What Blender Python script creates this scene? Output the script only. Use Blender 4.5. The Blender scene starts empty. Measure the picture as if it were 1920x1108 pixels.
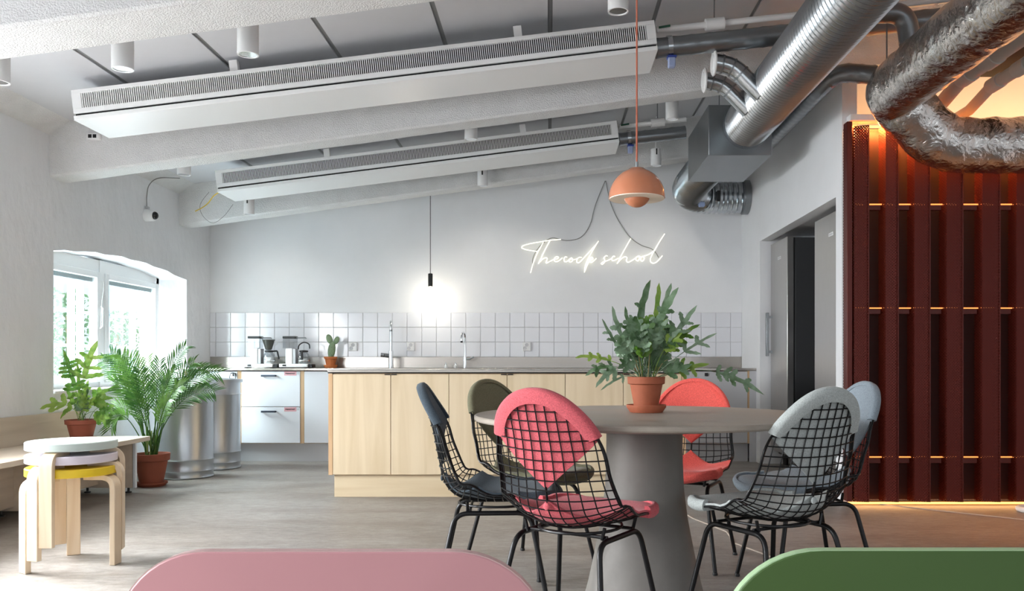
import bpy, bmesh, math, random
from mathutils import Vector, Matrix, noise as mnoise

# ------------------------------------------------------------------ scene, camera, light
sc = bpy.context.scene
COL = sc.collection
F_PX, EYE, CX, CY = 1560.0, 0.93, 1030.0, 682.0
cam_d = bpy.data.cameras.new('camera'); cam = bpy.data.objects.new('camera', cam_d); COL.objects.link(cam)
cam.location = (0, 0, EYE); cam.rotation_euler = (math.pi / 2, 0, 0)
cam_d.sensor_width = 36.0; cam_d.lens = 36.0 * F_PX / 1920.0
cam_d.shift_x = (960 - CX) / 1920.0; cam_d.shift_y = (CY - 554) / 1920.0
cam_d.clip_start = 0.05; cam_d.clip_end = 200
sc.camera = cam
sc.view_settings.view_transform = 'Standard'; sc.view_settings.look = 'None'
sc.view_settings.gamma = 1.0; sc.view_settings.use_curve_mapping = False
sc.view_settings.exposure = 0.78
wd = bpy.data.worlds.new('world'); sc.world = wd; wd.use_nodes = True
wd.node_tree.nodes['Background'].inputs[0].default_value = (0.90, 0.95, 1.0, 1)
wd.node_tree.nodes['Background'].inputs[1].default_value = 0.86


def area(name, loc, aim, sx, sy, power, col=(1, 1, 1)):
    d = bpy.data.lights.new(name, 'AREA'); d.shape = 'RECTANGLE'; d.size = sx; d.size_y = sy; d.energy = power; d.color = col
    o = bpy.data.objects.new(name, d); COL.objects.link(o); o.location = loc
    o.rotation_euler = (Vector(aim) - Vector(loc)).to_track_quat('-Z', 'Y').to_euler()
    return o


# daylight: high over the visible window; two lamps added outside unseen openings
area('daylight_window', (-6.9, 6.6, 4.3), (-2.4, 6.3, 0.5), 5.0, 3.0, 3500, (0.95, 0.98, 1.0))
area('added_daylight_near', (-5.2, 3.3, 1.9), (0.0, 4.6, 0.9), 2.4, 1.8, 320, (0.95, 0.98, 1.0))
area('added_daylight_rear', (-5.2, 0.2, 1.9), (0.0, 2.6, 0.9), 2.4, 1.8, 260, (0.95, 0.98, 1.0))


# ------------------------------------------------------------------ helpers
def lin(h):
    h = h.lstrip('#'); c = [int(h[i:i + 2], 16) / 255 for i in (0, 2, 4)]
    return tuple(x / 12.92 if x <= 0.04045 else ((x + 0.055) / 1.055) ** 2.4 for x in c) + (1.0,)


def at(x, y, Y):
    """world point at depth Y seen at photo pixel (x, y)"""
    return Vector(((x - CX) * Y / F_PX, Y, EYE - (y - CY) * Y / F_PX))


MATS = {}


def mat(name, col, rough=0.5, metal=0.0, var=0.0, vscale=6.0, stretch=(1, 1, 1), bump=0.0, bscale=60.0, bdist=0.01,
        emit=None, estr=0.0, coat=0.0, sheen=0.0, detail=4, rvar=0.0, sub=0.0, spec=None):
    m = bpy.data.materials.new(name); m.use_nodes = True; nt = m.node_tree; N = nt.nodes; L = nt.links
    b = N['Principled BSDF']
    c = lin(col) if isinstance(col, str) else tuple(col) + (1.0,)
    b.inputs['Base Color'].default_value = c; b.inputs['Roughness'].default_value = rough; b.inputs['Metallic'].default_value = metal
    if coat: b.inputs['Coat Weight'].default_value = coat; b.inputs['Coat Roughness'].default_value = 0.1
    if sheen: b.inputs['Sheen Weight'].default_value = sheen
    if spec is not None: b.inputs['Specular IOR Level'].default_value = spec
    if emit: b.inputs['Emission Color'].default_value = lin(emit); b.inputs['Emission Strength'].default_value = estr
    if var or bump or rvar:
        tc = N.new('ShaderNodeTexCoord'); mp = N.new('ShaderNodeMapping'); mp.inputs['Scale'].default_value = stretch
        L.new(tc.outputs['Object'], mp.inputs['Vector'])
    if var or rvar:
        n = N.new('ShaderNodeTexNoise'); n.inputs['Scale'].default_value = vscale; n.inputs['Detail'].default_value = detail
        n.inputs['Roughness'].default_value = 0.62
        L.new(mp.outputs['Vector'], n.inputs['Vector'])
        if var:
            r = N.new('ShaderNodeValToRGB'); e = r.color_ramp.elements
            e[0].position = 0.3; e[1].position = 0.7
            e[0].color = tuple(max(0, x * (1 - var)) for x in c[:3]) + (1,)
            e[1].color = tuple(min(1, x * (1 + var * 0.6)) for x in c[:3]) + (1,)
            L.new(n.outputs['Fac'], r.inputs['Fac']); L.new(r.outputs['Color'], b.inputs['Base Color'])
        if rvar:
            mr = N.new('ShaderNodeMapRange'); mr.inputs['From Min'].default_value = 0.3; mr.inputs['From Max'].default_value = 0.7
            mr.inputs['To Min'].default_value = max(0.02, rough - rvar); mr.inputs['To Max'].default_value = min(1, rough + rvar)
            L.new(n.outputs['Fac'], mr.inputs['Value']); L.new(mr.outputs['Result'], b.inputs['Roughness'])
    if bump:
        n2 = N.new('ShaderNodeTexNoise'); n2.inputs['Scale'].default_value = bscale; n2.inputs['Detail'].default_value = 3
        L.new(mp.outputs['Vector'], n2.inputs['Vector'])
        bp = N.new('ShaderNodeBump'); bp.inputs['Strength'].default_value = bump; bp.inputs['Distance'].default_value = bdist
        L.new(n2.outputs['Fac'], bp.inputs['Height']); L.new(bp.outputs['Normal'], b.inputs['Normal'])
    MATS[name] = m
    return m


class MB:
    """collects geometry; build() links it as one mesh object"""
    def __init__(s): s.v = []; s.f = []

    def add(s, vs, fs):
        o = len(s.v); s.v += [tuple(p) for p in vs]; s.f += [tuple(i + o for i in f) for f in fs]; return s

    def box(s, x0, x1, y0, y1, z0, z1, M=None):
        vs = [Vector((x, y, z)) for x in (x0, x1) for y in (y0, y1) for z in (z0, z1)]
        if M is not None: vs = [M @ p for p in vs]
        return s.add(vs, [(0, 1, 3, 2), (4, 6, 7, 5), (0, 4, 5, 1), (2, 3, 7, 6), (0, 2, 6, 4), (1, 5, 7, 3)])

    def prism(s, poly, a0, a1, axis='x'):
        """poly of 2D points extruded along axis; 2D = (y,z) for x, (x,z) for y, (x,y) for z"""
        n = len(poly)
        def P(p, a): return {'x': (a, p[0], p[1]), 'y': (p[0], a, p[1]), 'z': (p[0], p[1], a)}[axis]
        vs = [P(p, a0) for p in poly] + [P(p, a1) for p in poly]
        fs = [tuple(range(n))[::-1], tuple(range(n, 2 * n))] + [(i, (i + 1) % n, n + (i + 1) % n, n + i) for i in range(n)]
        return s.add(vs, fs)

    def sweep(s, path, section, closed=False, caps=True, up=None):
        """section(i, t) -> list of (a, b) offsets in the frame (normal, binormal)"""
        path = [Vector(p) for p in path]; n = len(path); rows = []
        nrm = None
        for i in range(n):
            if closed: t = path[(i + 1) % n] - path[i - 1]
            else: t = path[min(i + 1, n - 1)] - path[max(i - 1, 0)]
            if t.length < 1e-9: t = Vector((0, 0, 1))
            t.normalize()
            if nrm is None:
                ref = Vector(up) if up else (Vector((0, 0, 1)) if abs(t.z) < 0.9 else Vector((1, 0, 0)))
                nrm = (ref - t * ref.dot(t)).normalized()
            else:
                nrm = nrm - t * nrm.dot(t)
                if nrm.length < 1e-6: nrm = t.orthogonal()
                nrm.normalize()
            bn = t.cross(nrm)
            rows.append([path[i] + nrm * a + bn * b for a, b in section(i, i / max(1, n - 1))])
        k = len(rows[0]); vs = [p for r in rows for p in r]; fs = []
        for i in range(n if closed else n - 1):
            j = (i + 1) % n
            for q in range(k):
                fs.append((i * k + q, i * k + (q + 1) % k, j * k + (q + 1) % k, j * k + q))
        if caps and not closed:
            fs.append(tuple(range(k))[::-1]); fs.append(tuple((n - 1) * k + q for q in range(k)))
        return s.add(vs, fs)

    def tube(s, path, r, n=8, closed=False, caps=True):
        cs = [(math.cos(2 * math.pi * q / n), math.sin(2 * math.pi * q / n)) for q in range(n)]
        rf = r if callable(r) else (lambda i, t: r)
        return s.sweep(path, lambda i, t: [(c * rf(i, t), d * rf(i, t)) for c, d in cs], closed, caps)

    def lathe(s, prof, n=24, c=(0, 0, 0), M=None):
        vs = []; fs = []
        for r, z in prof:
            for q in range(n):
                a = 2 * math.pi * q / n; p = Vector((c[0] + r * math.cos(a), c[1] + r * math.sin(a), c[2] + z))
                vs.append(M @ p if M is not None else p)
        m = len(prof)
        for i in range(m - 1):
            for q in range(n):
                fs.append((i * n + q, i * n + (q + 1) % n, (i + 1) * n + (q + 1) % n, (i + 1) * n + q))
        if prof[0][0] > 1e-6: fs.append(tuple(range(n))[::-1])
        if prof[-1][0] > 1e-6: fs.append(tuple((m - 1) * n + q for q in range(n)))
        return s.add(vs, fs)

    def ell(s, c, rx, ry, rz, M=None, n=14, m=8):
        pr = [(max(1e-5, math.sin(math.pi * i / m)), -math.cos(math.pi * i / m)) for i in range(m + 1)]
        vs = []; fs = []
        for r, z in pr:
            for q in range(n):
                a = 2 * math.pi * q / n; p = Vector((r * math.cos(a) * rx, r * math.sin(a) * ry, z * rz))
                if M is not None: p = M @ p
                vs.append(p + Vector(c))
        for i in range(m):
            for q in range(n): fs.append((i * n + q, i * n + (q + 1) % n, (i + 1) * n + (q + 1) % n, (i + 1) * n + q))
        return s.add(vs, fs)

    def build(s, name, m, parent=None, smooth=True, bevel=0.0, angle=38, subsurf=0, loc=None):
        me = bpy.data.meshes.new(name); me.from_pydata(s.v, [], s.f); me.validate(); me.update()
        bm = bmesh.new(); bm.from_mesh(me); bmesh.ops.recalc_face_normals(bm, faces=bm.faces); bm.to_mesh(me); bm.free()
        if smooth:
            me.polygons.foreach_set('use_smooth', [True] * len(me.polygons)); me.set_sharp_from_angle(angle=math.radians(angle))
        me.materials.append(m)
        o = bpy.data.objects.new(name, me); COL.objects.link(o)
        if parent is not None: o.parent = parent
        if loc is not None: o.location = loc
        if bevel:
            md = o.modifiers.new('bevel', 'BEVEL'); md.width = bevel; md.segments = 2; md.limit_method = 'ANGLE'; md.angle_limit = math.radians(40)
        if subsurf:
            md = o.modifiers.new('sub', 'SUBSURF'); md.levels = subsurf; md.render_levels = subsurf
        return o


def tag(o, label, cat, group=None, kind=None):
    o['label'] = label; o['category'] = cat
    if group: o['group'] = group
    if kind: o['kind'] = kind
    return o


def thing(name, label, cat, loc=(0, 0, 0), rot=(0, 0, 0), group=None):
    o = bpy.data.objects.new(name, None); COL.objects.link(o); o.empty_display_size = 0.05
    o.location = loc; o.rotation_euler = rot
    return tag(o, label, cat, group)


def struct(o): o['kind'] = 'structure'; return o


def kids(o): return [c for c in bpy.data.objects if c.parent == o]


def copy_tree(o, parent=None):
    c = o.copy(); COL.objects.link(c); c.parent = parent
    for ch in kids(o): copy_tree(ch, c)
    return c


def share(o, parent, loc=(0, 0, 0), scale=None, name=None):
    c = bpy.data.objects.new(name or o.name.split('.')[0], o.data); COL.objects.link(c); c.parent = parent; c.location = loc
    if scale: c.scale = scale
    return c


def catmull(pts, n):
    """n samples per span"""
    P = [Vector(p) for p in pts]; P = [P[0] * 2 - P[1]] + P + [P[-1] * 2 - P[-2]]; out = []
    for i in range(1, len(P) - 2):
        a, b, c, d = P[i - 1:i + 3]
        for k in range(n):
            t = k / n
            out.append(0.5 * ((2 * b) + (c - a) * t + (2 * a - 5 * b + 4 * c - d) * t * t + (3 * b - a - 3 * c + d) * t ** 3))
    out.append(P[-2].copy()); return out


def fillet(pts, r, n=6):
    P = [Vector(p) for p in pts]; out = [P[0]]
    for i in range(1, len(P) - 1):
        a, b, c = P[i - 1:i + 2]; u = (a - b).normalized(); w = (c - b).normalized()
        p0 = b + u * r; p1 = b + w * r
        for k in range(n + 1):
            t = k / n; out.append((p0 * (1 - t) + b * t) * (1 - t) + (b * (1 - t) + p1 * t) * t)
    out.append(P[-1]); return out


def resample(path, step):
    path = [Vector(p) for p in path]; d = [0.0]
    for i in range(1, len(path)): d.append(d[-1] + (path[i] - path[i - 1]).length)
    n = max(2, int(d[-1] / step)); out = []; j = 0
    for k in range(n + 1):
        t = d[-1] * k / n
        while j < len(d) - 2 and d[j + 1] < t: j += 1
        u = (t - d[j]) / max(1e-9, d[j + 1] - d[j]); out.append(path[j].lerp(path[j + 1], min(1, u)))
    return out


# ------------------------------------------------------------------ materials
M_wall = mat('wall_paint', '#ecedef', 0.85, var=0.03, vscale=2.0, bump=0.04, bscale=180)
M_plaster = mat('rough_plaster', '#edeef0', 0.9, var=0.04, vscale=3.0, stretch=(1, 1, 0.6), bump=0.3, bscale=16, bdist=0.03)
M_beam = mat('stipple_plaster', '#e6e6e6', 0.92, var=0.05, vscale=8, bump=0.65, bscale=120, bdist=0.015)
M_ceil = mat('ceiling_panel_paint', '#d3d4d8', 0.9, var=0.02)
M_ceilback = mat('ceiling_void', '#6d6f72', 0.9)
M_tbar = mat('tbar_metal', '#8d8f90', 0.5, 0.3)
M_white = mat('white_enamel', '#eeeeee', 0.35)
M_whitem = mat('white_matt', '#ececec', 0.6)
M_dark = mat('dark_void', '#17181a', 0.8)
M_black = mat('black_metal', '#141417', 0.32, 0.4)
M_blackp = mat('black_plastic', '#1c1c1e', 0.45)
M_tile = mat('glazed_tile', '#e6e7ec', 0.12, spec=0.6)
M_grout = mat('grout', '#dcdcdd', 0.9)
M_steel = mat('brushed_steel', '#b5afa8', 0.26, 1.0)
M_fridge = mat('fridge_steel', '#c4c2c0', 0.36, 1.0, stretch=(1, 40, 1), rvar=0.08, vscale=5)
M_fside = mat('fridge_side', '#3c3d3f', 0.6, 0.2)
M_chrome = mat('chrome', '#e4e6e8', 0.06, 1.0)
M_zinc = mat('galvanised', '#bcc1c5', 0.22, 1.0, var=0.05, vscale=6, rvar=0.03)
M_zincd = mat('galvanised_dark', '#94989b', 0.36, 1.0, var=0.05, vscale=5, rvar=0.03)
M_can = mat('bin_zinc', '#c3c8cd', 0.34, 1.0, var=0.03, vscale=8, rvar=0.03)
M_floor = None
M_lam = mat('white_laminate', '#eceff5', 0.4)
M_lamg = mat('grey_laminate', '#c9c9cc', 0.45)
M_terra = mat('terracotta', '#a55a3d', 0.75, var=0.14, vscale=9, bump=0.05, bscale=90)
M_terrad = mat('terracotta_dark', '#8f4a34', 0.7, var=0.12, vscale=7, bump=0.05, bscale=90)
M_soil = mat('soil', '#33261d', 0.95, var=0.4, vscale=60, bump=0.6, bscale=90)
M_conc = mat('concrete_table', '#a0968a', 0.5, var=0.24, vscale=5, bump=0.12, bscale=25, rvar=0.12)
M_concp = mat('concrete_pedestal', '#7b7772', 0.55, var=0.16, vscale=4, bump=0.15, bscale=20)
M_gasket = mat('gasket', '#111113', 0.6)
M_cable = mat('grey_cable', '#8e8e8c', 0.6)
M_cablew = mat('white_cable', '#dcdcda', 0.6)
M_glass = bpy.data.materials.new('clear_glass'); M_glass.use_nodes = True
_n = M_glass.node_tree; _n.nodes.clear()
_o = _n.nodes.new('ShaderNodeOutputMaterial'); _t = _n.nodes.new('ShaderNodeBsdfTransparent'); _g = _n.nodes.new('ShaderNodeBsdfGlossy')
_g.inputs['Roughness'].default_value = 0.03; _mx = _n.nodes.new('ShaderNodeMixShader'); _mx.inputs[0].default_value = 0.06
_t.inputs['Color'].default_value = (0.94, 0.97, 0.97, 1)
_n.links.new(_t.outputs[0], _mx.inputs[1]); _n.links.new(_g.outputs[0], _mx.inputs[2]); _n.links.new(_mx.outputs[0], _o.inputs[0])


M_tank = M_glass.copy(); M_tank.name = 'clear_tank_plastic'
for _q in M_tank.node_tree.nodes:
    if _q.type == 'BSDF_TRANSPARENT': _q.inputs['Color'].default_value = (0.80, 0.82, 0.84, 1)
    if _q.type == 'MIX_SHADER': _q.inputs[0].default_value = 0.16


def wood(name, light, dark, axis='z', rough=0.5, scale=1.0):
    m = bpy.data.materials.new(name); m.use_nodes = True; nt = m.node_tree; N = nt.nodes; L = nt.links; b = N['Principled BSDF']
    b.inputs['Roughness'].default_value = rough
    tc = N.new('ShaderNodeTexCoord'); oi = N.new('ShaderNodeObjectInfo'); ad = N.new('ShaderNodeVectorMath'); ad.operation = 'ADD'
    cm = N.new('ShaderNodeCombineXYZ'); mu = N.new('ShaderNodeMath'); mu.operation = 'MULTIPLY'; mu.inputs[1].default_value = 37.0
    L.new(oi.outputs['Random'], mu.inputs[0])
    for k in range(3): L.new(mu.outputs[0], cm.inputs[k])
    L.new(tc.outputs['Object'], ad.inputs[0]); L.new(cm.outputs[0], ad.inputs[1])
    mp = N.new('ShaderNodeMapping'); s = [14.0 * scale] * 3; s['xyz'.index(axis)] = 0.9 * scale; mp.inputs['Scale'].default_value = s
    L.new(ad.outputs[0], mp.inputs['Vector'])
    n = N.new('ShaderNodeTexNoise'); n.inputs['Scale'].default_value = 1.0; n.inputs['Detail'].default_value = 6; n.inputs['Distortion'].default_value = 0.8
    L.new(mp.outputs['Vector'], n.inputs['Vector'])
    r = N.new('ShaderNodeValToRGB'); r.color_ramp.elements[0].position = 0.32; r.color_ramp.elements[1].position = 0.62
    r.color_ramp.elements[0].color = lin(dark); r.color_ramp.elements[1].color = lin(light)
    L.new(n.outputs['Fac'], r.inputs['Fac']); L.new(r.outputs['Color'], b.inputs['Base Color'])
    MATS[name] = m; return m


M_birch = wood('birch_door', '#dac7a8', '#cdb896', 'z')
M_birchx = wood('birch_plinth', '#dac8a8', '#cfba98', 'x')
M_ply = wood('ply_edge', '#d8b791', '#c49d74', 'z')
M_stool = wood('stool_birch', '#ead7bd', '#dcc3a3', 'z', 0.4)
M_bench = wood('bench_birch', '#d8cab9', '#cbbcab', 'y', 0.55)


def floor_mat():
    m = bpy.data.materials.new('screed_floor'); m.use_nodes = True; nt = m.node_tree; N = nt.nodes; L = nt.links; b = N['Principled BSDF']
    tc = N.new('ShaderNodeTexCoord')
    def noise(scale, st, det, dist=0.0):
        mp = N.new('ShaderNodeMapping'); mp.inputs['Scale'].default_value = st; L.new(tc.outputs['Object'], mp.inputs['Vector'])
        n = N.new('ShaderNodeTexNoise'); n.inputs['Scale'].default_value = scale; n.inputs['Detail'].default_value = det; n.inputs['Distortion'].default_value = dist
        n.inputs['Roughness'].default_value = 0.65
        L.new(mp.outputs['Vector'], n.inputs['Vector']); return n
    a = noise(1.1, (0.7, 2.2, 1), 6, 0.6); c = noise(16, (0.8, 2.0, 1), 5); d = noise(70, (1, 1.6, 1), 3)
    r = N.new('ShaderNodeValToRGB'); e = r.color_ramp.elements
    e[0].position = 0.3; e[0].color = lin('#827a72'); e[1].position = 0.68; e[1].color = lin('#a19d99')
    L.new(a.outputs['Fac'], r.inputs['Fac'])
    r2 = N.new('ShaderNodeValToRGB'); e = r2.color_ramp.elements
    e[0].position = 0.34; e[0].color = (0.62, 0.6, 0.58, 1); e[1].position = 0.62; e[1].color = (1.06, 1.06, 1.06, 1)
    L.new(c.outputs['Fac'], r2.inputs['Fac'])
    mx = N.new('ShaderNodeMix'); mx.data_type = 'RGBA'; mx.blend_type = 'MULTIPLY'; mx.inputs['Factor'].default_value = 0.8
    L.new(r.outputs['Color'], mx.inputs[6]); L.new(r2.outputs['Color'], mx.inputs[7])
    r3 = N.new('ShaderNodeValToRGB'); e = r3.color_ramp.elements
    e[0].position = 0.28; e[0].color = (0.6, 0.58, 0.56, 1); e[1].position = 0.5; e[1].color = (1, 1, 1, 1)
    L.new(d.outputs['Fac'], r3.inputs['Fac'])
    mx2 = N.new('ShaderNodeMix'); mx2.data_type = 'RGBA'; mx2.blend_type = 'MULTIPLY'; mx2.inputs['Factor'].default_value = 0.5
    L.new(mx.outputs[2], mx2.inputs[6]); L.new(r3.outputs['Color'], mx2.inputs[7])
    L.new(mx2.outputs[2], b.inputs['Base Color'])
    b.inputs['Roughness'].default_value = 0.5
    mr = N.new('ShaderNodeMapRange'); mr.inputs['To Min'].default_value = 0.36; mr.inputs['To Max'].default_value = 0.62
    L.new(c.outputs['Fac'], mr.inputs['Value']); L.new(mr.outputs['Result'], b.inputs['Roughness'])
    bp = N.new('ShaderNodeBump'); bp.inputs['Strength'].default_value = 0.25; bp.inputs['Distance'].default_value = 0.004
    L.new(c.outputs['Fac'], bp.inputs['Height']); L.new(bp.outputs['Normal'], b.inputs['Normal'])
    return m


M_floor = floor_mat()


def fabric(name, col, dark=0.75):
    m = bpy.data.materials.new(name); m.use_nodes = True; nt = m.node_tree; N = nt.nodes; L = nt.links; b = N['Principled BSDF']
    b.inputs['Roughness'].default_value = 0.95; b.inputs['Sheen Weight'].default_value = 0.12; b.inputs['Specular IOR Level'].default_value = 0.15
    tc = N.new('ShaderNodeTexCoord'); n = N.new('ShaderNodeTexNoise'); n.inputs['Scale'].default_value = 260; n.inputs['Detail'].default_value = 2
    L.new(tc.outputs['Object'], n.inputs['Vector'])
    r = N.new('ShaderNodeValToRGB'); c = lin(col); r.color_ramp.elements[0].position = 0.3; r.color_ramp.elements[1].position = 0.7
    r.color_ramp.elements[0].color = tuple(x * dark for x in c[:3]) + (1,); r.color_ramp.elements[1].color = tuple(min(1, x * 1.12) for x in c[:3]) + (1,)
    L.new(n.outputs['Fac'], r.inputs['Fac']); L.new(r.outputs['Color'], b.inputs['Base Color'])
    bp = N.new('ShaderNodeBump'); bp.inputs['Strength'].default_value = 0.3; bp.inputs['Distance'].default_value = 0.002
    L.new(n.outputs['Fac'], bp.inputs['Height']); L.new(bp.outputs['Normal'], b.inputs['Normal'])
    return m


def leafmat(name, a, b_, trans=0.25, rough=0.45):
    m = bpy.data.materials.new(name); m.use_nodes = True; nt = m.node_tree; N = nt.nodes; L = nt.links; b = N['Principled BSDF']
    b.inputs['Roughness'].default_value = rough
    tc = N.new('ShaderNodeTexCoord'); n = N.new('ShaderNodeTexNoise'); n.inputs['Scale'].default_value = 22; n.inputs['Detail'].default_value = 3
    oi = N.new('ShaderNodeObjectInfo'); L.new(tc.outputs['Object'], n.inputs['Vector'])
    av = N.new('ShaderNodeMath'); av.operation = 'ADD'; L.new(n.outputs['Fac'], av.inputs[0])
    ms = N.new('ShaderNodeMath'); ms.operation = 'MULTIPLY_ADD'; ms.inputs[1].default_value = 0.5; ms.inputs[2].default_value = -0.25
    L.new(oi.outputs['Random'], ms.inputs[0]); L.new(ms.outputs[0], av.inputs[1])
    r = N.new('ShaderNodeValToRGB'); r.color_ramp.elements[0].position = 0.25; r.color_ramp.elements[1].position = 0.75
    r.color_ramp.elements[0].color = lin(a); r.color_ramp.elements[1].color = lin(b_)
    L.new(av.outputs[0], r.inputs['Fac']); L.new(r.outputs['Color'], b.inputs['Base Color'])
    t = N.new('ShaderNodeBsdfTranslucent'); L.new(r.outputs['Color'], t.inputs['Color'])
    mx = N.new('ShaderNodeMixShader'); mx.inputs[0].default_value = trans
    L.new(b.outputs[0], mx.inputs[1]); L.new(t.outputs[0], mx.inputs[2]); L.new(mx.outputs[0], N['Material Output'].inputs[0])
    return m


M_fern = leafmat('fern_leaf', '#48663f', '#93ac90', 0.2)
M_fernb = leafmat('fern_leaf_bright', '#56852f', '#a3bf5c', 0.5)
M_palm = leafmat('palm_leaf', '#2f5b22', '#6f9a45', 0.3, 0.35)
M_stem = mat('stem_green', '#8b9a58', 0.6, var=0.2)
M_stemb = mat('stem_brown', '#9a8a5c', 0.6, var=0.2)


def perf_mat(name, col, pitch, hole):
    """red powder-coated sheet with a staggered pattern of punched holes"""
    m = bpy.data.materials.new(name); m.use_nodes = True; nt = m.node_tree; N = nt.nodes; L = nt.links; b = N['Principled BSDF']
    b.inputs['Base Color'].default_value = lin(col); b.inputs['Roughness'].default_value = 0.55; b.inputs['Specular IOR Level'].default_value = 0.25
    tc = N.new('ShaderNodeTexCoord'); sp = N.new('ShaderNodeSeparateXYZ'); L.new(tc.outputs['Object'], sp.inputs[0])
    def mth(op, a, c=None):
        n = N.new('ShaderNodeMath'); n.operation = op
        for k, x in enumerate((a, c)):
            if x is None: continue
            if isinstance(x, (int, float)): n.inputs[k].default_value = x
            else: L.new(x, n.inputs[k])
        return n.outputs[0]
    u = mth('MULTIPLY', mth('ADD', sp.outputs['X'], mth('MULTIPLY', sp.outputs['Y'], 0.8)), 1 / pitch)
    v = mth('MULTIPLY', sp.outputs['Z'], 1 / (pitch * 0.866))
    row = mth('FLOOR', v)
    odd = mth('MULTIPLY', mth('MODULO', mth('ABSOLUTE', row), 2.0), 0.5)
    uu = mth('SUBTRACT', mth('FRACT', mth('ADD', u, odd)), 0.5)
    vv = mth('MULTIPLY', mth('SUBTRACT', mth('FRACT', v), 0.5), 0.866)
    d = mth('SQRT', mth('ADD', mth('MULTIPLY', uu, uu), mth('MULTIPLY', vv, vv)))
    h = mth('LESS_THAN', d, hole)
    tr = N.new('ShaderNodeBsdfTransparent'); mx = N.new('ShaderNodeMixShader')
    L.new(h, mx.inputs[0]); L.new(b.outputs[0], mx.inputs[1]); L.new(tr.outputs[0], mx.inputs[2]); L.new(mx.outputs[0], N['Material Output'].inputs[0])
    return m


M_red = perf_mat('perforated_red', '#56190f', 0.011, 0.30)
M_redo = perf_mat('open_perforated_red', '#451510', 0.011, 0.42)  # darker than the fins: shade of the gaps put into the colour
M_redb = mat('shaded_back_sheet', '#160504', 0.5, 0.2)  # near black: the dark behind the holes is put into the colour
M_redm = mat('red_metal', '#5a1d14', 0.4, 0.3)
M_rod_glow = mat('rod_glow_orange', '#ffb070', 0.5, emit='#ff9a4a', estr=0.8)  # orange emission put into the cross rods
M_ledb = mat('led_bright', '#ffc080', 0.5, emit='#ffa850', estr=2.5)

# ------------------------------------------------------------------ the room
XL, XR, YB = -3.456, 1.96, 8.48
SL = 0.134
def zc(x): return 3.053 + SL * x          # ceiling underside
def zb(x): return 2.683 + SL * x          # beam underside

fl = struct(MB().box(-4.0, 5.2, -4.0, YB + 0.15, -0.12, 0.0).build('floor', M_floor))
MB().tube([at(1650, 945, 5.5) * Vector((1, 1, 0)) + Vector((0, 0, 0.001)), Vector((3.3, 4.55, 0.001))], 0.004, 5).build('screed_crack', mat('screed_joint', '#b2a79b', 0.9), fl)
MB().tube([Vector((p[0], p[1], 0.0005)) for p in [(0.82, 5.35), (0.86, 5.0), (0.98, 4.6), (0.96, 4.3), (1.06, 4.02), (1.12, 3.7), (1.3, 3.3)]], 0.005, 5).build('screed_crack', MATS['screed_joint'], fl)

wb = struct(MB().box(XL - 0.45, 3.0, YB, YB + 0.15, 0, 3.6).build('wall_back', M_wall))
MB().box(XL, XR, YB - 0.004, YB, 1.0, 1.453).build('grout_bed', M_grout, wb, smooth=False)
tile = MB().box(-0.0732, 0.0732, -0.005, 0.005, -0.0732, 0.0732).build('tile', M_tile, wb, bevel=0.0025)
tile.location = (-3.245 - 0.075 + 0.1497 * 0, YB - 0.007, 1.0752)
edges = [XL] + [-3.395 + 0.1497 * k for k in range(36) if -3.395 + 0.1497 * k < XR - 0.01] + [XR]
first = True
for r in range(3):
    for k in range(len(edges) - 1):
        w = edges[k + 1] - edges[k]
        loc = ((edges[k] + edges[k + 1]) / 2, YB - 0.007, 1.0752 + 0.1504 * r)
        if first and abs(w - 0.1497) < 0.002: tile.location = loc; first = False; continue
        c = share(tile, wb, loc, ((w - 0.0033) / 0.1464, 1, 1))
        md = c.modifiers.new('bevel', 'BEVEL'); md.width = 0.0025; md.segments = 2

# left wall with a deep window recess (and unseen openings added nearer the camera for daylight)
lw = MB()
WY0, WY1, WZ0, WZ1 = 5.80, 7.93, 0.72, 1.72
def seg(y0, y1, z0, z1): lw.box(XL - 0.45, XL, y0, y1, z0, z1)
seg(WY1, YB, 0, 2.54); seg(WY0, WY1, 0, WZ0); seg(4.5, WY0, 0, 2.54)
arch = [(WY0, 2.54)] + [(WY0, WZ1)] + [(WY0 + (WY1 - WY0) * k / 16, WZ1 + 0.075 * (1 - (2 * k / 16 - 1) ** 2) + 0.006 * math.sin(k * 2.1)) for k in range(1, 16)] + [(WY1, WZ1 + 0.01), (WY1, 2.54)]
lw.prism(arch[::-1], XL - 0.45, XL, 'x')
for a, b_ in ((2.2, 4.5), (-0.9, 1.4), (-4.0, -3.2)):
    seg(a, b_, 0, WZ0); seg(a, b_, 1.8, 2.54)
seg(1.4, 2.2, 0, 2.54); seg(-3.2, -0.9, 0, 2.54)
wl = struct(lw.build('wall_left', M_plaster, smooth=False))
MB().add([(XL - 0.02, -4, 2.5), (XL - 0.02, YB, 2.5), (-3.29, YB, zc(-3.29) + 0.01), (-3.29, -4, zc(-3.29) + 0.01), (XL - 0.4, -4, 2.9), (XL - 0.4, YB, 2.9)],
         [(0, 1, 2, 3), (3, 2, 5, 4), (0, 4, 5, 1), (0, 3, 4), (1, 5, 2)]).build('trim_cove', M_beam, None, smooth=False)['kind'] = 'structure'
# window sill board
MB().box(XL - 0.4, XL + 0.015, WY0 + 0.01, WY1 - 0.01, WZ0, WZ0 + 0.02).build('window_sill', M_whitem, wl, bevel=0.005)

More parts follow.
